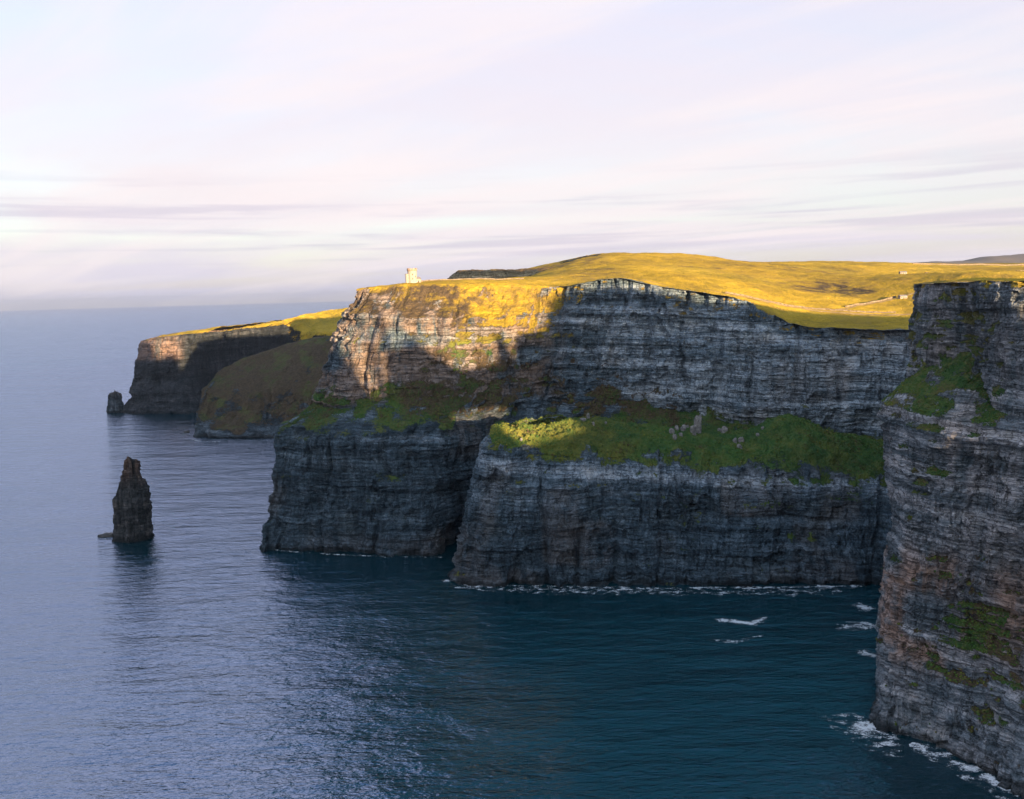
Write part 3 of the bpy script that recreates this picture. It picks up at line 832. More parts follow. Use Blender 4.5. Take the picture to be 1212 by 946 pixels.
# ------------------------------------------------------------------ sea stacks
def stack(name, px, Y0, prof, seed, sc, mat, lean=0.0, n=150, dv=.55, jag=3.5, depth=.8):
    """prof: (py, x_left_px, x_right_px) bottom to top, at the distance of its base"""
    base = atz(px, prof[0][0])
    Y = base.y
    zs, cx, rx = [], [], []
    for py, xl, xr in prof:
        a = at(xl, py, Y); b = at(xr, py, Y)
        zs.append((a.z + b.z) / 2); cx.append((a.x + b.x) / 2); rx.append(abs(b.x - a.x) / 2)
    zs = np.array(zs); zs[0] = -4
    zz = np.arange(-4, zs[-1], dv)
    CX = np.interp(zz, zs, cx); RX = np.interp(zz, zs, rx)
    a = np.linspace(0, 2 * np.pi, n + 1)[:-1]
    A_, Z_ = np.meshgrid(a, zz, indexing='ij')
    rr = RX[None, :] + 0 * A_
    c, s = np.cos(A_), np.sin(A_)
    sq = (np.abs(c) ** 3.2 + np.abs(s) ** 3.2) ** (-1 / 3.2)      # squarish plan
    u3 = (c * 9 / sc, s * 9 / sc)
    ridge = 1 - np.abs(fbm(u3[0] * .33, u3[1] * .33, Z_ / (34 * sc), 3, seed))
    rel = 1.7 * fbm(u3[0] * .16, u3[1] * .16, Z_ / (16 * sc), 3, seed + 2) - 1.7 * np.clip(ridge - .75, 0, 1) / .25
    kz = np.floor(Z_ / (2.6 * sc) + .8 * vn(u3[0] * .1, u3[1] * .1, 0, seed + 5))
    rel = rel + .9 * (_hash(kz, 0 * kz, 0 * kz, seed + 3) - .5)
    ka = np.floor(A_ / (2 * np.pi) * 15 + .3 * np.sin(Z_ * .2)); kb = np.floor(Z_ / (11 * sc) + 5 * _hash(ka, 0 * ka, 0 * ka, seed + 9))
    rel = rel + 2.6 * (_hash(ka, kb, 0 * ka, seed + 4) - .5) + .4 * fbm(u3[0], u3[1], Z_ / (1.5 * sc), 3, seed + 7)
    k9 = np.floor(A_ / (2 * np.pi) * 11)
    hcol = zs[-1] * (1 - .27 * _hash(k9, 0 * k9, 0 * k9, seed + 15))
    rr = np.maximum(rr * sq * .87 + rel * sc * np.clip(rr / (4 * sc), .3, 1), .25)
    top = ss(zs[-1] - 9 * sc, zs[-1], Z_)
    zj = Z_ - top * 1.7 * jag * vn(ka * .7, ka * 0, 0, seed + 6) * 1.6
    zj = np.minimum(zj, hcol + .12 * np.maximum(zj - hcol, 0))
    G = np.stack([CX[None] + rr * c, Y + rr * s * depth + 0, zj], -1)
    G[:, -1, :2] = G[:, -1, :2] * .5 + np.array([CX[-1], Y]) * .5
    cap = np.array([[CX[-1], Y, zs[-1] - jag]])
    nu, nv = G.shape[:2]
    V = np.concatenate([G.reshape(-1, 3), cap], 0)
    q = grid_quads(nu, nv, True)
    ti = np.arange(nu) * nv + nv - 1
    capq = np.stack([ti, np.roll(ti, -1), np.full(nu, nu * nv), np.full(nu, nu * nv)], -1)
    z = V[:, 2]
    m = len(V)
    uu = np.concatenate([A_.ravel() * 12, [0]])
    attrs = dict(colm=np.full(m, .9), veg=np.clip(.12 + .5 * (fbm(uu / 14, z / 9, 0, 3, seed + 11) - .5) , 0, 1), dry=np.full(m, .3), pale=.4 * ss(.7, .85, vn(uu / 3, z / 6, 0, seed + 12)),
                 rust=ss(zs[-1] * .55, zs[-1] * .95, z) * .45, wet=1 - ss(2, 6, z), heath=np.full(m, .5))
    me = bpy.data.meshes.new(name)
    fs = [tuple(r) for r in q.tolist()] + [tuple(r[:3]) for r in capq.tolist()]
    me.from_pydata(V.tolist(), [], fs); me.update()
    for an, av in attrs.items():
        at2 = me.attributes.new(an, 'FLOAT', 'POINT'); at2.data.foreach_set('value', np.asarray(av, np.float32))
    me.materials.append(mat)
    ob = bpy.data.objects.new(name, me); COL.objects.link(ob)
    return ob


o = stack('sea_stack', 157, 0, [(637, 132, 183), (630, 134, 182), (615, 135, 180), (600, 134, 179), (591, 134, 180), (587, 135, 180), (585, 138, 178), (578, 139, 177), (576, 141, 173),
                                (569, 142, 172), (567, 144, 168), (558, 144, 167), (556, 145, 166), (548, 146, 165), (545, 146, 163), (540, 146.5, 161), (536, 148, 158)], 5, .75, M_STACK)
tag(o, 'tall tapering brown rock pillar rising alone out of the open sea', 'sea stack')
o = stack('sea_stack', 137, 0, [(488, 127, 148), (480, 127, 147), (472, 128, 144), (466, 130, 142), (460, 133, 138)], 25, 1.2, M_FAR, n=90, dv=1.0, jag=2.5)
tag(o, 'small pointed dark sea stack at the foot of the distant headland', 'sea stack')

# low skerry beside the tall stack
def lump_rock(name, loc, size, seed, mat, rz=0.0, parent=None, blocky=.5, n=26):
    """irregular angular rock resting at loc; size = full width, depth, height"""
    a = np.linspace(0, 2 * np.pi, n + 1)[:-1]; b = np.linspace(0, np.pi * .93, n // 2)
    A_, B_ = np.meshgrid(a, b, indexing='ij')
    x, y, z = np.cos(A_) * np.cos(B_ - np.pi / 2 + .25), np.sin(A_) * np.cos(B_ - np.pi / 2 + .25), np.sin(B_ - np.pi / 2 + .25)
    k = (np.abs(x) ** 4 + np.abs(y) ** 4 + np.abs(z) ** 4) ** (-.25)
    r = (1 - blocky) + blocky * k
    r = r * (1 + .28 * fbm(x * 1.3 + seed, y * 1.3, z * 1.3, 3, seed) + .10 * (_hash(np.floor(x * 3 + seed), np.floor(y * 3), np.floor(z * 4), seed) - .5))
    G = np.stack([x * r * size[0] / 2, y * r * size[1] / 2, (z * r * .62 + .30) * size[2]], -1)
    nu, nv = G.shape[:2]
    top = G[:, -1].mean(0); bot = G[:, 0].mean(0)
    V = np.concatenate([G.reshape(-1, 3), [top, bot]], 0)
    fs = [tuple(r_) for r_ in grid_quads(nu, nv, True).tolist()]
    for i in range(nu):
        i2 = (i + 1) % nu
        fs.append((i * nv + nv - 1, i2 * nv + nv - 1, nu * nv)); fs.append((i2 * nv, i * nv, nu * nv + 1))
    me = bpy.data.meshes.new(name); me.from_pydata(V.tolist(), [], fs); me.update(); me.materials.append(mat)
    ob = bpy.data.objects.new(name, me); COL.objects.link(ob)
    ob.location = loc; ob.rotation_euler = (0, 0, rz)
    if parent: ob.parent = parent
    return ob


M_SKERRY = simple('wet_skerry_rock', (.016, .017, .016), (.06, .055, .045), .5, .55, .3, .5)
p = atz(126, 635)
o = lump_rock('skerry', (p.x, p.y, -.6), (15, 6, 3.4), 3, M_SKERRY, .1)
tag(o, 'low dark skerry awash at the left foot of the tall sea stack', 'rock')
p = atz(579, 555) if False else atz(221, 512)
o = lump_rock('skerry', (p.x, p.y, -.6), (9, 6, 3.5), 4, M_SKERRY)
tag(o, 'tiny dark skerry off the point of the brown green headland', 'rock')

# ------------------------------------------------------------------ rocks on the promontory
from mathutils.bvhtree import BVHTree
def ground_bvh(objs):
    out = []
    for ob in objs:
        me = ob.data
        out.append(BVHTree.FromPolygons([v.co for v in me.vertices], [tuple(p.vertices) for p in me.polygons]))
    return out
GROUND = ground_bvh([cliffB])
GROUND_A = ground_bvh([cliffA, grass])
def drop(px, py, Y, g=GROUND):
    """first land met along the view of a photo pixel"""
    d = ray(px, py).normalized()
    best = None
    for b in g:
        h = b.ray_cast(CAM, d)
        if h[0] is not None and (best is None or h[3] < best[1]): best = (h[0], h[3])
    return best[0] if best else at(px, py, Y)
def settle(v, g=GROUND):
    best = None
    for b in g:
        h = b.ray_cast(Vector((v.x, v.y, 600)), Vector((0, 0, -1)))
        if h[0] is not None and (best is None or h[0].z > best.z): best = h[0]
    return best if best else v


def undergrowth(name, srcs, mat, lab, seed, n, size, heath=.15):
    """n low clumps scattered over the turf of the given land meshes"""
    rng = np.random.default_rng(seed)
    vs, qs, dr_, he_ = [], [], [], []
    for D, ok in srcs:
        i, j = np.nonzero(ok)
        k = rng.choice(len(i), min(n, len(i)), replace=False)
        vs.append(D[i[k], j[k]])
    P = np.concatenate(vs); m = len(P)
    cl = fbm(P[:, 0] / 14, P[:, 1] / 14, P[:, 2] / 14, 3, seed)
    w = size * (.5 + rng.random(m) ** 2 * 1.3) * (1 + .8 * np.clip(cl, 0, 1))
    hgt = w * (.45 + .35 * rng.random(m))
    na = 6
    a = np.linspace(0, 2 * np.pi, na + 1)[:-1][None] + rng.random(m)[:, None] * 6
    rings = []
    for rr, hh in ((1.0, -.35), (1.05, .25), (.68, .75), (.12, 1.0)):
        jit = 1 + .5 * (rng.random((m, na)) - .5)
        rings.append(np.stack([P[:, None, 0] + np.cos(a) * w[:, None] * rr * jit / 2, P[:, None, 1] + np.sin(a) * w[:, None] * rr * jit / 2,
                               P[:, None, 2] + hgt[:, None] * (hh + .25 * (rng.random((m, na)) - .5))], -1))
    V = np.stack(rings, 1)                        # m,4,na,3
    base = (np.arange(m) * 4 * na)[:, None, None]
    r_, k_ = np.arange(3)[None, :, None], np.arange(na)[None, None, :]
    k2 = (k_ + 1) % na
    q = np.stack([base + r_ * na + k_, base + r_ * na + k2, base + (r_ + 1) * na + k2, base + (r_ + 1) * na + k_], -1).reshape(-1, 4)
    rep_ = 4 * na
    N = m * rep_
    o = mesh_np(name, V.reshape(-1, 3), q, mat, None, False, dict(veg=np.ones(N), dry=np.repeat(np.clip(.03 + .10 * rng.standard_normal(m) + (.14 * (1 - ss(55, 95, P[:, 0])) if seed == 3 else 0), 0, .6), rep_), pale=np.zeros(N), rust=np.zeros(N), wet=np.zeros(N),  # promontory tip clumps get warm sunlight painted in through dry
                colm=np.zeros(N), heath=np.repeat(np.clip(heath + .6 * cl + .25 * rng.standard_normal(m), 0, 1.25), rep_)))
    return tag(o, lab, 'undergrowth', kind='stuff')


def turf_mask(ob, D, lo=.62):
    v = np.zeros(D.shape[0] * D.shape[1], np.float32)
    ob.data.attributes['veg'].data.foreach_get('value', v)
    nd = gnormals(D)
    return (v.reshape(D.shape[:2]) > lo) & (np.abs(nd[..., 2]) > .25)
undergrowth('undergrowth', [(GB, turf_mask(cliffB, GB))], M_CLIFF, 'green tussocks and low scrub over the promontory top', 3, 15000, .72)
okA = turf_mask(cliffA, GA) & (levA[None, :] < 4.0) & (levA[None, :] > 1.8)
undergrowth('undergrowth', [(GA, okA)], M_CLIFF, 'scrub and tussocks on the ledges of the tower headland and bay wall', 4, 14000, .85, .8)  # high heath browns the scrub, also darkening it in place of shade
okC = turf_mask(cliffC, GC, .5) & (levC[None, :] < 5.2)
undergrowth('undergrowth', [(GC, okC)], M_NEAR, 'scrub and hanging grass on the ledges of the near cliff', 5, 9000, .5)
p = drop(826, 512, 610)
o = lump_rock('rock_pinnacle', (p.x, p.y, p.z - 1.5), (5.0, 5.0, 15.5), 41, M_PALE, .2, blocky=.8)
tag(o, 'tallest pale rock finger standing upright on the promontory turf', 'pinnacle')
p = drop(821, 513, 610)
o = lump_rock('boulder', (p.x - 1, p.y - 1.5, p.z - 1.2), (5.0, 4.4, 8.5), 42, M_PALE, .6, blocky=.7)
tag(o, 'leaning pale boulder propped against the foot of the tall rock finger', 'boulder')
BO = [
    (795, 512, 5.5, 5.0, 'low pale boulder on the upper left of the rock pile left of the tall finger'),
    (801, 509, 5.0, 5.2, 'pale blocky boulder left of centre in the rock pile left of the tall finger'),
    (809, 510, 6.0, 6.4, 'largest pinkish boulder at the right of the rock pile left of the tall finger'),
    (799, 519, 4.4, 5.5, 'narrow white boulder lowest down in the rock pile left of the tall finger'),
    (806, 516, 4.2, 4.2, 'small white boulder in the middle of the rock pile left of the tall finger'),
    (814, 506, 3.2, 3.0, 'small boulder between the rock pile and the tall finger'),
    (852, 510, 4.0, 3.6, 'small grey boulder beside the upright slab right of the tall finger'),
    (858, 512, 6.2, 8.5, 'upright grey slab standing right of the tall finger'),
    (870, 524, 5.4, 6.0, 'pale boulder on the left of the cluster below the green knoll'),
    (877, 523, 5.6, 6.2, 'pale boulder at the top right of the cluster below the green knoll'),
    (875, 531, 4.6, 6.0, 'pale boulder hanging lowest in the cluster below the green knoll'),
    (897, 516, 3.6, 3.6, 'lone pale boulder on the left flank of the green knoll'),
    (903, 508, 3.0, 3.4, 'small pale boulder high on the left flank of the green knoll'),
    (617, 522, 3.0, 3.6, 'small white boulder on the rim under the sunlit turf'),
    (702, 503, 2.8, 4.0, 'small white boulder just below the sunlit crest'),
    (690, 497, 7.0, 2.2, 'low sunlit stone on the crest of the promontory'),
    (717, 501, 3.0, 2.0, 'small flat stone right of the sunlit crest'),
]
for i, (px, py, w, hgt, lab) in enumerate(BO):
    p = drop(px, py, 600)
    w *= .82; hgt *= .86
    o = lump_rock('boulder', (p.x, p.y + .5, p.z - .22 * hgt), (w, w * .8, hgt), 50 + i, M_PALE, i * 1.3, blocky=.8, n=13)
    tag(o, lab, 'boulder', 'pale boulders on the promontory')
p = drop(696, 495, 605); p = settle(p)
o = lump_rock('rock_pinnacle', (p.x, p.y, p.z - .8), (2.4, 2.2, 5.2), 90, M_PALE, .3, blocky=.6)
tag(o, 'small sunlit rock spike on the crest of the promontory', 'pinnacle')
p = at(323, 560, 672)
o = lump_rock('rock_pinnacle', (p.x + 3.2, p.y, p.z - 13), (6.5, 7, 20), 91, M_SKERRY, .3, blocky=.75)
tag(o, 'dark rock horn jutting from the left edge of the tower headland', 'pinnacle')

# ------------------------------------------------------------------ the tower
p = drop(487, 334.5, 780, GROUND_A); p = settle(at(487, 340, 778), GROUND_A)
TB = empty('round_tower', (p.x, p.y, p.z - .3))
tag(TB, 'cream limewashed round lookout tower with battlements on the headland top', 'tower')
mb = MB(); mb.ring(1.2, 0, [(4.7, -1), (4.55, 2), (4.4, 11.2)], 32)
mb.build('wall', M_TOWER, TB)
mb = MB(); mb.ring(1.2, 0, [(4.4, 11.2), (4.9, 11.9), (4.9, 12.7), (4.3, 12.7)], 32)
pp = mb.build('parapet', M_TRIM, TB)
for k in range(10):
    a0 = 2 * math.pi * k / 10
    mb = MB()
    vs = []
    for r in (4.25, 4.92):
        for a in (a0, a0 + .36):
            for z in (12.68, 13.9): vs.append((1.2 + r * math.cos(a), r * math.sin(a), z))
    mb.add(vs, [(0, 1, 3, 2), (4, 6, 7, 5), (0, 4, 5, 1), (2, 3, 7, 6), (1, 5, 7, 3), (0, 2, 6, 4)])
    mb.build('merlon', M_TRIM, pp)
mb = MB(); mb.ring(-3.3, -1.6, [(2.0, -1), (1.9, 7.6), (2.15, 7.8), (2.15, 8.6)], 20)
mb.build('turret', M_TOWER, TB)
for (ax, z) in ((-1.35, 7.2), (-1.35, 3.2), (-.7, 5.2)):
    mb = MB()
    cx, cy = 1.2 + 4.5 * math.cos(ax), 4.5 * math.sin(ax)
    mb.box(cx - .42, cx + .42, cy - .12, cy + .5, z, z + 1.5)
    mb.build('window', M_DARK, TB)
mb = MB(); mb.box(5.0, 9.3, -2.2, 2.6, -1, 3.6)
an = mb.build('annex', M_TOWER, TB)
mb = MB(); mb.add([(4.9, -2.5, 3.6), (9.5, -2.5, 3.6), (9.5, 2.9, 3.6), (4.9, 2.9, 3.6), (6.0, .2, 5.8), (8.4, .2, 5.8)],
                  [(0, 1, 5, 4), (1, 2, 5), (2, 3, 4, 5), (3, 0, 4), (3, 2, 1, 0)])
mb.build('roof', M_SLATE, an)
mb = MB(); mb.box(6.6, 7.6, -2.26, -2.1, -.5, 2.0); mb.build('door', M_DARK, an)

# ------------------------------------------------------------------ walls, paths and small buildings on the grassland
def world_line(pts, n=60):
    P = np.array([tuple(at(*q))[:2] for q in pts])
    d = np.concatenate([[0], np.cumsum(np.hypot(*np.diff(P, axis=0).T))])
    s = np.linspace(0, d[-1], n)
    xy = np.stack([np.interp(s, d, P[:, 0]), np.interp(s, d, P[:, 1])], -1)
    xy = smooth1(xy, 6, 0)
    return xy


def topz(x, y):
    v = settle(Vector((x, y, 0)), GROUND_A)
    return v.z


def ribbon(name, pts, w, mat, n=90, lift=.12, wob=.25):
    xy = world_line(pts, n)
    tg = np.gradient(xy, axis=0); tg /= np.linalg.norm(tg, axis=1, keepdims=True)
    nn_ = np.stack([-tg[:, 1], tg[:, 0]], -1)
    rows = []
    for i in range(n):
        ww = w * (1 + wob * math.sin(i * 1.7) * random.random())
        row = []
        for k in range(5):
            q_ = xy[i] + nn_[i] * ww * (k / 4 - .5)
            row.append((q_[0], q_[1], topz(q_[0], q_[1]) + lift))
        rows.append(row)
    return mesh_np(name, np.array(rows), grid_quads(n, 5), mat, None, True)


def stone_wall(name, pts, h, mat, n=110, th=.9, seed=1):
    xy = world_line(pts, n)
    tg = np.gradient(xy, axis=0); tg /= np.linalg.norm(tg, axis=1, keepdims=True)
    nn_ = np.stack([-tg[:, 1], tg[:, 0]], -1)
    rows = []
    rs = random.Random(seed)
    for i in range(n):
        z0 = topz(*xy[i]); hh = h * (.8 + .4 * rs.random())
        a, b = xy[i] + nn_[i] * th / 2, xy[i] - nn_[i] * th / 2
        rows.append([(a[0], a[1], z0 - .6), (a[0], a[1], z0 + hh), (b[0], b[1], z0 + hh * .95), (b[0], b[1], z0 - .6)])
    return mesh_np(name, np.array(rows), grid_quads(n, 4), mat, None, False)


PA = [(855, 349, 735), (880, 353, 735), (905, 358, 740), (930, 363, 745), (955, 368, 742), (985, 371, 740), (1010, 372, 735), (1045, 374, 730), (1090, 376, 725)]
o = ribbon('path', PA, 6.0, M_PATH); tag(o, 'pale trodden path along the cliff edge above the bay', 'path', kind='structure')
PB = [(985, 370, 745), (1000, 367, 765), (1020, 364, 785), (1045, 359, 810), (1062, 355, 830), (1090, 352, 850)]
o = ribbon('path', PB, 3.6, M_PATH); tag(o, 'narrow pale path branching up the slope', 'path', kind='structure')
PC = [(500, 335.2, 790), (530, 334.6, 800), (570, 334.2, 815), (610, 334, 830), (650, 332, 840), (690, 329, 830), (720, 326, 800), (760, 334, 760), (800, 340, 745), (855, 349, 735)]
o = ribbon('path', PC, 2.2, M_PATH, 140); tag(o, 'thin pale path running back to the tower', 'path', kind='structure')
o = stone_wall('stone_wall', [(858, 348.5, 741), (905, 356.5, 747), (955, 366, 749), (985, 369, 748), (1060, 373, 740)], 1.3, M_WALL)
tag(o, 'long low stone wall beside the cliff path', 'stone wall')
o = stone_wall('stone_wall', [(498, 335, 788), (530, 334.2, 806), (575, 333.6, 830), (620, 333, 850)], 1.1, M_WALL, 70, seed=2)
tag(o, 'low cream wall running right from the tower', 'stone wall')
o = stone_wall('stone_wall', [(1000, 366, 772), (1030, 361, 800), (1060, 354, 836)], 1.5, M_WALL, 60, seed=3)
tag(o, 'short stone wall climbing the slope below the white hut', 'stone wall')
for i, (a, b, lab) in enumerate([
        ([(1095, 324, 1000), (1150, 322.5, 1050), (1212, 321, 1100), (1260, 320, 1130)], 2.0, 'nearest dark field wall across the right hand grassland'),
        ([(1080, 318, 1500), (1150, 317, 1560), (1230, 316.5, 1600)], 2.4, 'farthest dark field wall across the right hand grassland')]):
    o = stone_wall('stone_wall', a, b, M_WALL, 70, 1.2, seed=6 + i); tag(o, lab, 'stone wall')


def hut(px, py, Y, w, d_, h_, lab, rz=0.0, roofm=M_SLATE):
    v = at(px, py, Y); z = topz(v.x, v.y)
    e = empty('hut', (v.x, v.y, z - .4), rz); tag(e, lab, 'hut')
    mb = MB(); mb.box(-w / 2, w / 2, -d_ / 2, d_ / 2, -1.5, h_); wl_ = mb.build('wall', M_HUT, e)
    mb = MB(); x0, x1, y0, y1 = -w / 2 - .3, w / 2 + .3, -d_ / 2 - .3, d_ / 2 + .3
    mb.add([(x0, y0, h_ + .01), (x1, y0, h_ + .01), (x1, y1, h_ + .01), (x0, y1, h_ + .01), (x0, 0, h_ + d_ * .33), (x1, 0, h_ + d_ * .33)],
           [(0, 1, 5, 4), (2, 3, 4, 5), (1, 2, 5), (3, 0, 4), (3, 2, 1, 0)])
    mb.build('roof', roofm, e)
    mb = MB(); mb.box(-.6, .6, -d_ / 2 - .06, -d_ / 2 + .1, -.2, 2.1); mb.build('door', M_DARK, e)
    for sx in (-.3, .3):
        mb = MB(); mb.box(sx * w - .6, sx * w + .6, -d_ / 2 - .05, -d_ / 2 + .1, .9, 2.0); mb.build('window', M_DARK, e)
    return e


hut(1068, 339.5, 1010, 8, 4.5, 2.4, 'small white hut with grey roof standing farther up the slope')
hut(1068, 358.5, 825, 7.5, 4.5, 2.5, 'small white hut at the end of the branching path', .15)

# ------------------------------------------------------------------ foam
t = NT('sea_foam')
fn = t.noise(t.pos(.75, 1.2, 1), 6, .75, 1.2)
f2 = t.noise(t.pos(.16, .28, 1), 3, .6, .4)
fsum = t.math('ADD', t.math('MULTIPLY', t.math('SUBTRACT', t.math('ADD', fn, f2), 1.0), 1.1), .5)
al = t.map(t.math('ADD', fsum, t.math('MULTIPLY', t.attr('core'), .24)), .58, .80)
p_ = t.n('ShaderNodeBsdfPrincipled'); p_.inputs['Base Color'].default_value = (.60, .65, .68, 1); p_.inputs['Roughness'].default_value = .7
tr = t.n('ShaderNodeBsdfTransparent'); mx = t.n('ShaderNodeMixShader')
t.l(al, mx.inputs[0]); t.l(tr.outputs[0], mx.inputs[1]); t.l(p_.outputs[0], mx.inputs[2]); t.l(mx.outputs[0], t.out.inputs['Surface'])
M_FOAM = t.m


def foam_band(name, xy, w, lab, core=1.0, seed=0, n=None):
    """a washed strip of foam along a line of plan points, width w metres"""
    xy = np.asarray(xy, float)
    d = np.concatenate([[0], np.cumsum(np.hypot(*np.diff(xy, axis=0).T))])
    n = n or max(12, int(d[-1] / 1.2))
    s = np.linspace(0, d[-1], n)
    P = np.stack([np.interp(s, d, xy[:, 0]), np.interp(s, d, xy[:, 1])], -1)
    P = smooth1(P, 4, 0)
    tg = np.gradient(P, axis=0); tg /= np.maximum(np.linalg.norm(tg, axis=1, keepdims=True), 1e-6)
    nn_ = np.stack([-tg[:, 1], tg[:, 0]], -1)
    k = np.linspace(-1, 1, 9)
    ww = w * (.45 + .9 * vn(s / 9, s * 0, 0, seed)) * np.minimum(1, np.minimum(s, d[-1] - s) / 6 + .15)
    G = P[:, None] + nn_[:, None] * (k[None, :, None] * ww[:, None, None] / 2)
    z = .10 + .25 * (1 - k[None] ** 2) * vn(s / 4, s * 0, 0, seed + 2)[:, None]
    c = (core * (1 - np.abs(k[None]) ** 1.3) * (.25 + 1.1 * vn(s / 11, s * 0, 0, seed + 4)[:, None])) * np.minimum(1, np.minimum(s, d[-1] - s) / 5)[:, None]
    o = mesh_np(name, np.concatenate([G, z[..., None]], -1), grid_quads(n, 9), M_FOAM, None, True, dict(core=c))
    return tag(o, lab, 'foam', 'foam at the cliff foot', 'stuff')


def wl(*pp): return [tuple(atz(*q))[:2] for q in pp]
def base_row(G, lev, umin=None):
    zz_ = G[..., 2]
    idx = (zz_ > 0.2).argmax(axis=1)
    return G[np.arange(len(G)), idx, :2]
foam_band('foam', wl((845, 733), (860, 735), (875, 737), (890, 739), (900, 735), (906, 728)), 7.5, 'bright white breaking wave over a hidden reef in the dark bay', 1.5, 3)
foam_band('foam', wl((840, 757), (870, 760), (905, 752)), 6, 'faint foam streak below the breaking wave in the bay', .45, 5)
foam_band('foam', wl((990, 745), (1010, 741), (1040, 740)), 12, 'thin middle foam streak left of the near cliff', .9, 7)
foam_band('foam', wl((1003, 716), (1020, 719), (1040, 721)), 13, 'farthest foam streak left of the near cliff', .9, 9)
foam_band('foam', wl((1014, 768), (1025, 773), (1040, 778)), 12, 'small bright foam patch against the near cliff', 1.1, 11)
foam_band('foam', wl((1020, 848), (1030, 862), (1045, 868), (1060, 868), (1076, 871)), 17, 'largest swirl of foam round the toe of the near cliff', 1.25, 13)
foam_band('foam', wl((1012, 842), (1022, 862), (1045, 876), (1070, 876)), 26, 'wide faint wash spreading round the toe of the near cliff', .50, 31)
foam_band('foam', wl((1078, 880), (1110, 896), (1150, 915), (1190, 936), (1212, 948)), 16, 'wide faint wash along the foot of the near cliff', .48, 33)
foam_band('foam', wl((535, 693), (600, 698), (700, 700), (800, 701), (900, 701), (1000, 699)), 15, 'faint broken wash in front of the flat topped promontory', .29, 35)
foam_band('foam', wl((1085, 880), (1130, 902), (1160, 916), (1200, 937), (1215, 944)), 8, 'foam line along the foot of the near cliff', .9, 15)
foam_band('foam', wl((520, 686), (540, 690), (560, 692), (600, 694), (640, 694), (700, 695.5), (760, 697), (830, 696), (900, 696), (960, 695), (1020, 694)), 6.5, 'broken foam line along the foot of the flat topped promontory', .62, 17)
foam_band('foam', wl((310, 647), (330, 652), (375, 655), (450, 659), (530, 660)), 4, 'thin foam line along the foot of the tower headland', .35, 19)
foam_band('foam', wl((140, 639), (150, 640), (165, 640), (172, 638)), 5, 'foam patch at the foot of the tall sea stack', .9, 21)
foam_band('foam', wl((92, 636), (104, 636), (116, 637), (130, 639)), 4.5, 'foam trail beside the low skerry', .55, 23)
foam_band('foam', wl((224, 520), (234, 522), (248, 523), (262, 523)), 7, 'foam at the point of the brown green headland', .9, 25)

# ------------------------------------------------------------------ light, sky
sdir = Vector((math.sin(SUN_AZ) * math.cos(SUN_EL), math.cos(SUN_AZ) * math.cos(SUN_EL), math.sin(SUN_EL)))
ld = bpy.data.lights.new('sun', 'SUN'); ld.energy = 5.0; ld.angle = R(.5); ld.color = (1.0, .69, .39)
lo = bpy.data.objects.new('sun', ld); COL.objects.link(lo)
lo.rotation_euler = (-sdir).to_track_quat('-Z', 'Y').to_euler()
lo.location = sdir * 3000

wd = bpy.data.worlds.new('World'); SC.world = wd; wd.use_nodes = True
nt = wd.node_tree; nt.nodes.clear()
W = NT.__new__(NT); W.t = nt
out = W.n('ShaderNodeOutputWorld'); bg = W.n('ShaderNodeBackground')
sky = W.n('ShaderNodeTexSky', sky_type='NISHITA'); sky.sun_disc = False
sky.sun_elevation = SUN_EL; sky.sun_rotation = SUN_AZ; sky.air_density = 1.0; sky.dust_density = 1.2; sky.ozone_density = 2.0
tc = W.n('ShaderNodeTexCoord')
sp = W.n('ShaderNodeSeparateXYZ'); W.l(tc.outputs['Generated'], sp.inputs[0])
zc = W.math('MAXIMUM', sp.outputs['Z'], .0)
# clouds on a high flat layer: direction divided by height
den = W.math('ADD', zc, .09)
cx = W.math('DIVIDE', sp.outputs['X'], den); cy = W.math('DIVIDE', sp.outputs['Y'], den)
cv = W.n('ShaderNodeCombineXYZ'); W.l(cx, cv.inputs[0]); W.l(cy, cv.inputs[1])
def vscale(v, x, y, z=1):
    m = W.n('ShaderNodeVectorMath', operation='MULTIPLY'); W.l(v, m.inputs[0]); m.inputs[1].default_value = (x, y, z); return m.outputs[0]
veil = W.noise(vscale(cv.outputs[0], .22, .42), 6, .55, .6)
veil = W.map(veil, .30, .62, .62, .97)
wr = W.n('ShaderNodeVectorRotate', rotation_type='Z_AXIS'); wr.inputs['Angle'].default_value = R(38)
W.l(cv.outputs[0], wr.inputs['Vector']); wrot = vscale(wr.outputs[0], .22, 1.1)
wisps = W.noise(wrot, 6, .6, .8)
# low bars of cloud just above the horizon
bv = W.n('ShaderNodeCombineXYZ'); W.l(W.math('MULTIPLY', sp.outputs['X'], 2.6), bv.inputs[0]); W.l(W.math('MULTIPLY', zc, 62.0), bv.inputs[1])
W.l(W.math('MULTIPLY', sp.outputs['Y'], 1.2), bv.inputs[2])
bars = W.noise(bv.outputs[0], 4, .55, .4)
barm = W.math('MULTIPLY', W.map(bars, .50, .64), W.math('MULTIPLY', W.map(zc, .015, .06), W.map(zc, .16, .10)))
K = 1.0
cloud = W.ramp(zc, [(0.0, (.150, .145, .180)), (.035, (.163, .152, .176)), (.12, (.190, .170, .175)), (.30, (.174, .164, .188)), (.42, (.165, .172, .236)), (.56, (.080, .125, .200)), (.75, (.060, .110, .200)), (1.0, (.045, .090, .19))])
skyc = W.n('ShaderNodeMix', data_type='RGBA', blend_type='MULTIPLY'); skyc.inputs[0].default_value = 1
W.l(sky.outputs[0], skyc.inputs[6]); skyc.inputs[7].default_value = (.10, .10, .10, 1)
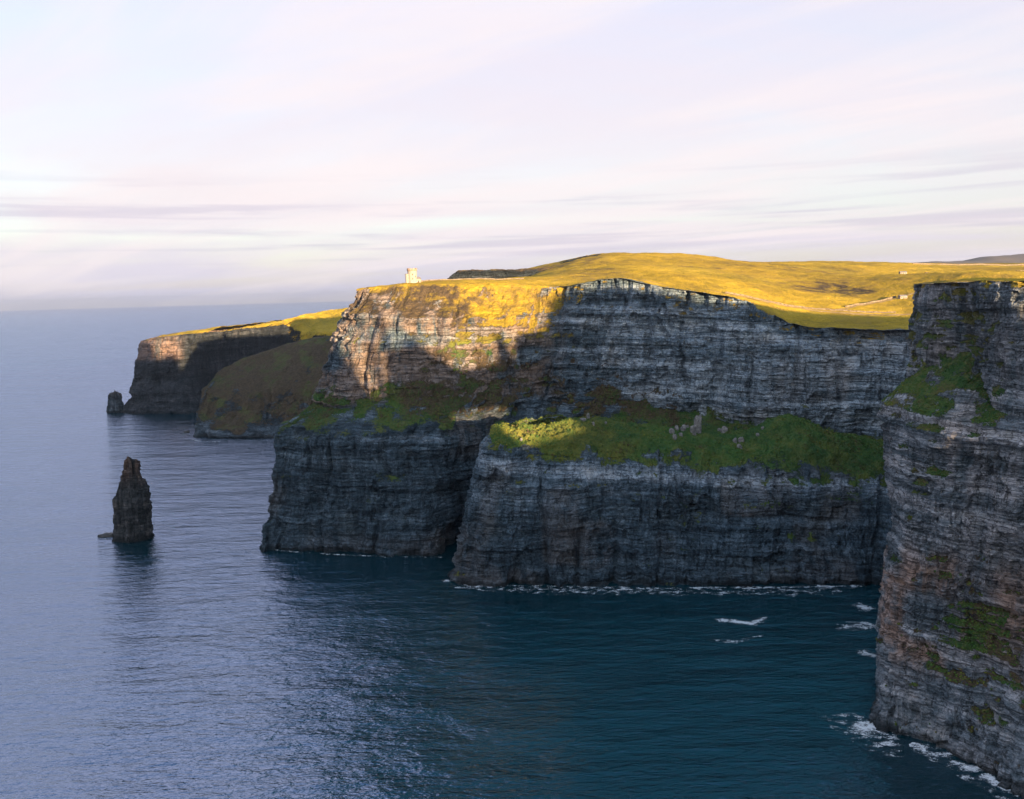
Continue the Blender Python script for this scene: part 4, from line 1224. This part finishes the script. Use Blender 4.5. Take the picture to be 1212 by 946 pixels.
ahead = W.math('MULTIPLY', W.map(sp.outputs['X'], -.25, -.14), W.map(sp.outputs['Y'], -.15, .45))
shade_hi = W.math('MULTIPLY', ahead, W.map(zc, .355, .44))
cloud = W.mix(W.math('MULTIPLY', shade_hi, .93), cloud, (.0005, .022, .026))
west = W.math('MULTIPLY', W.math('MULTIPLY', W.map(sp.outputs['X'], -.16, -.26), W.map(sp.outputs['Y'], .1, .4)), W.math('MULTIPLY', W.map(zc, .34, .43), W.map(zc, .76, .58)))
cloud = W.mix(W.math('MULTIPLY', west, .9), cloud, (.375, .350, .420))
behind = W.math('MULTIPLY', W.map(sp.outputs['Y'], .15, -.5), W.map(zc, -.02, .25))
cloud = W.mix(W.math('MULTIPLY', behind, .75), cloud, (.225, .262, .310))
c1 = W.mix(W.math('MAXIMUM', veil, W.math('MULTIPLY', shade_hi, 1.0)), skyc.outputs[2], cloud)
c2_ = W.mix(W.math('MULTIPLY', W.math('MULTIPLY', W.map(wisps, .42, .68), .75), W.math('SUBTRACT', 1.0, shade_hi)), c1, (.204, .183, .184))
c3 = W.mix(W.math('MULTIPLY', barm, .42), c2_, (.118, .110, .140))
W.l(c3, bg.inputs['Color']); bg.inputs['Strength'].default_value = 1.0
W.l(bg.outputs[0], out.inputs[0])

HAZE = 0.000028
if HAZE:
    t = NT('haze_air')
    pv = t.n('ShaderNodeVolumePrincipled'); pv.inputs['Color'].default_value = (.80, .87, 1.0, 1); pv.inputs['Density'].default_value = HAZE; pv.inputs['Anisotropy'].default_value = .72
    t.l(pv.outputs[0], t.out.inputs['Volume'])
    mb = MB(); mb.box(-46000, 46000, -46000, 46000, -60, 480)
    o = mb.build('haze', t.m); tag(o, 'thin bluish sea haze over the whole bay', 'haze', kind='stuff')
# ------------------------------------------------------------------ view
SC.view_settings.view_transform = 'Standard'
SC.view_settings.look = 'None'
SC.view_settings.exposure = 2.36
SC.view_settings.gamma = 1.0
SC.render.engine = 'CYCLES'
SC.cycles.max_bounces = 6
SC.cycles.use_denoising = True
SC.cycles.transparent_max_bounces = 8
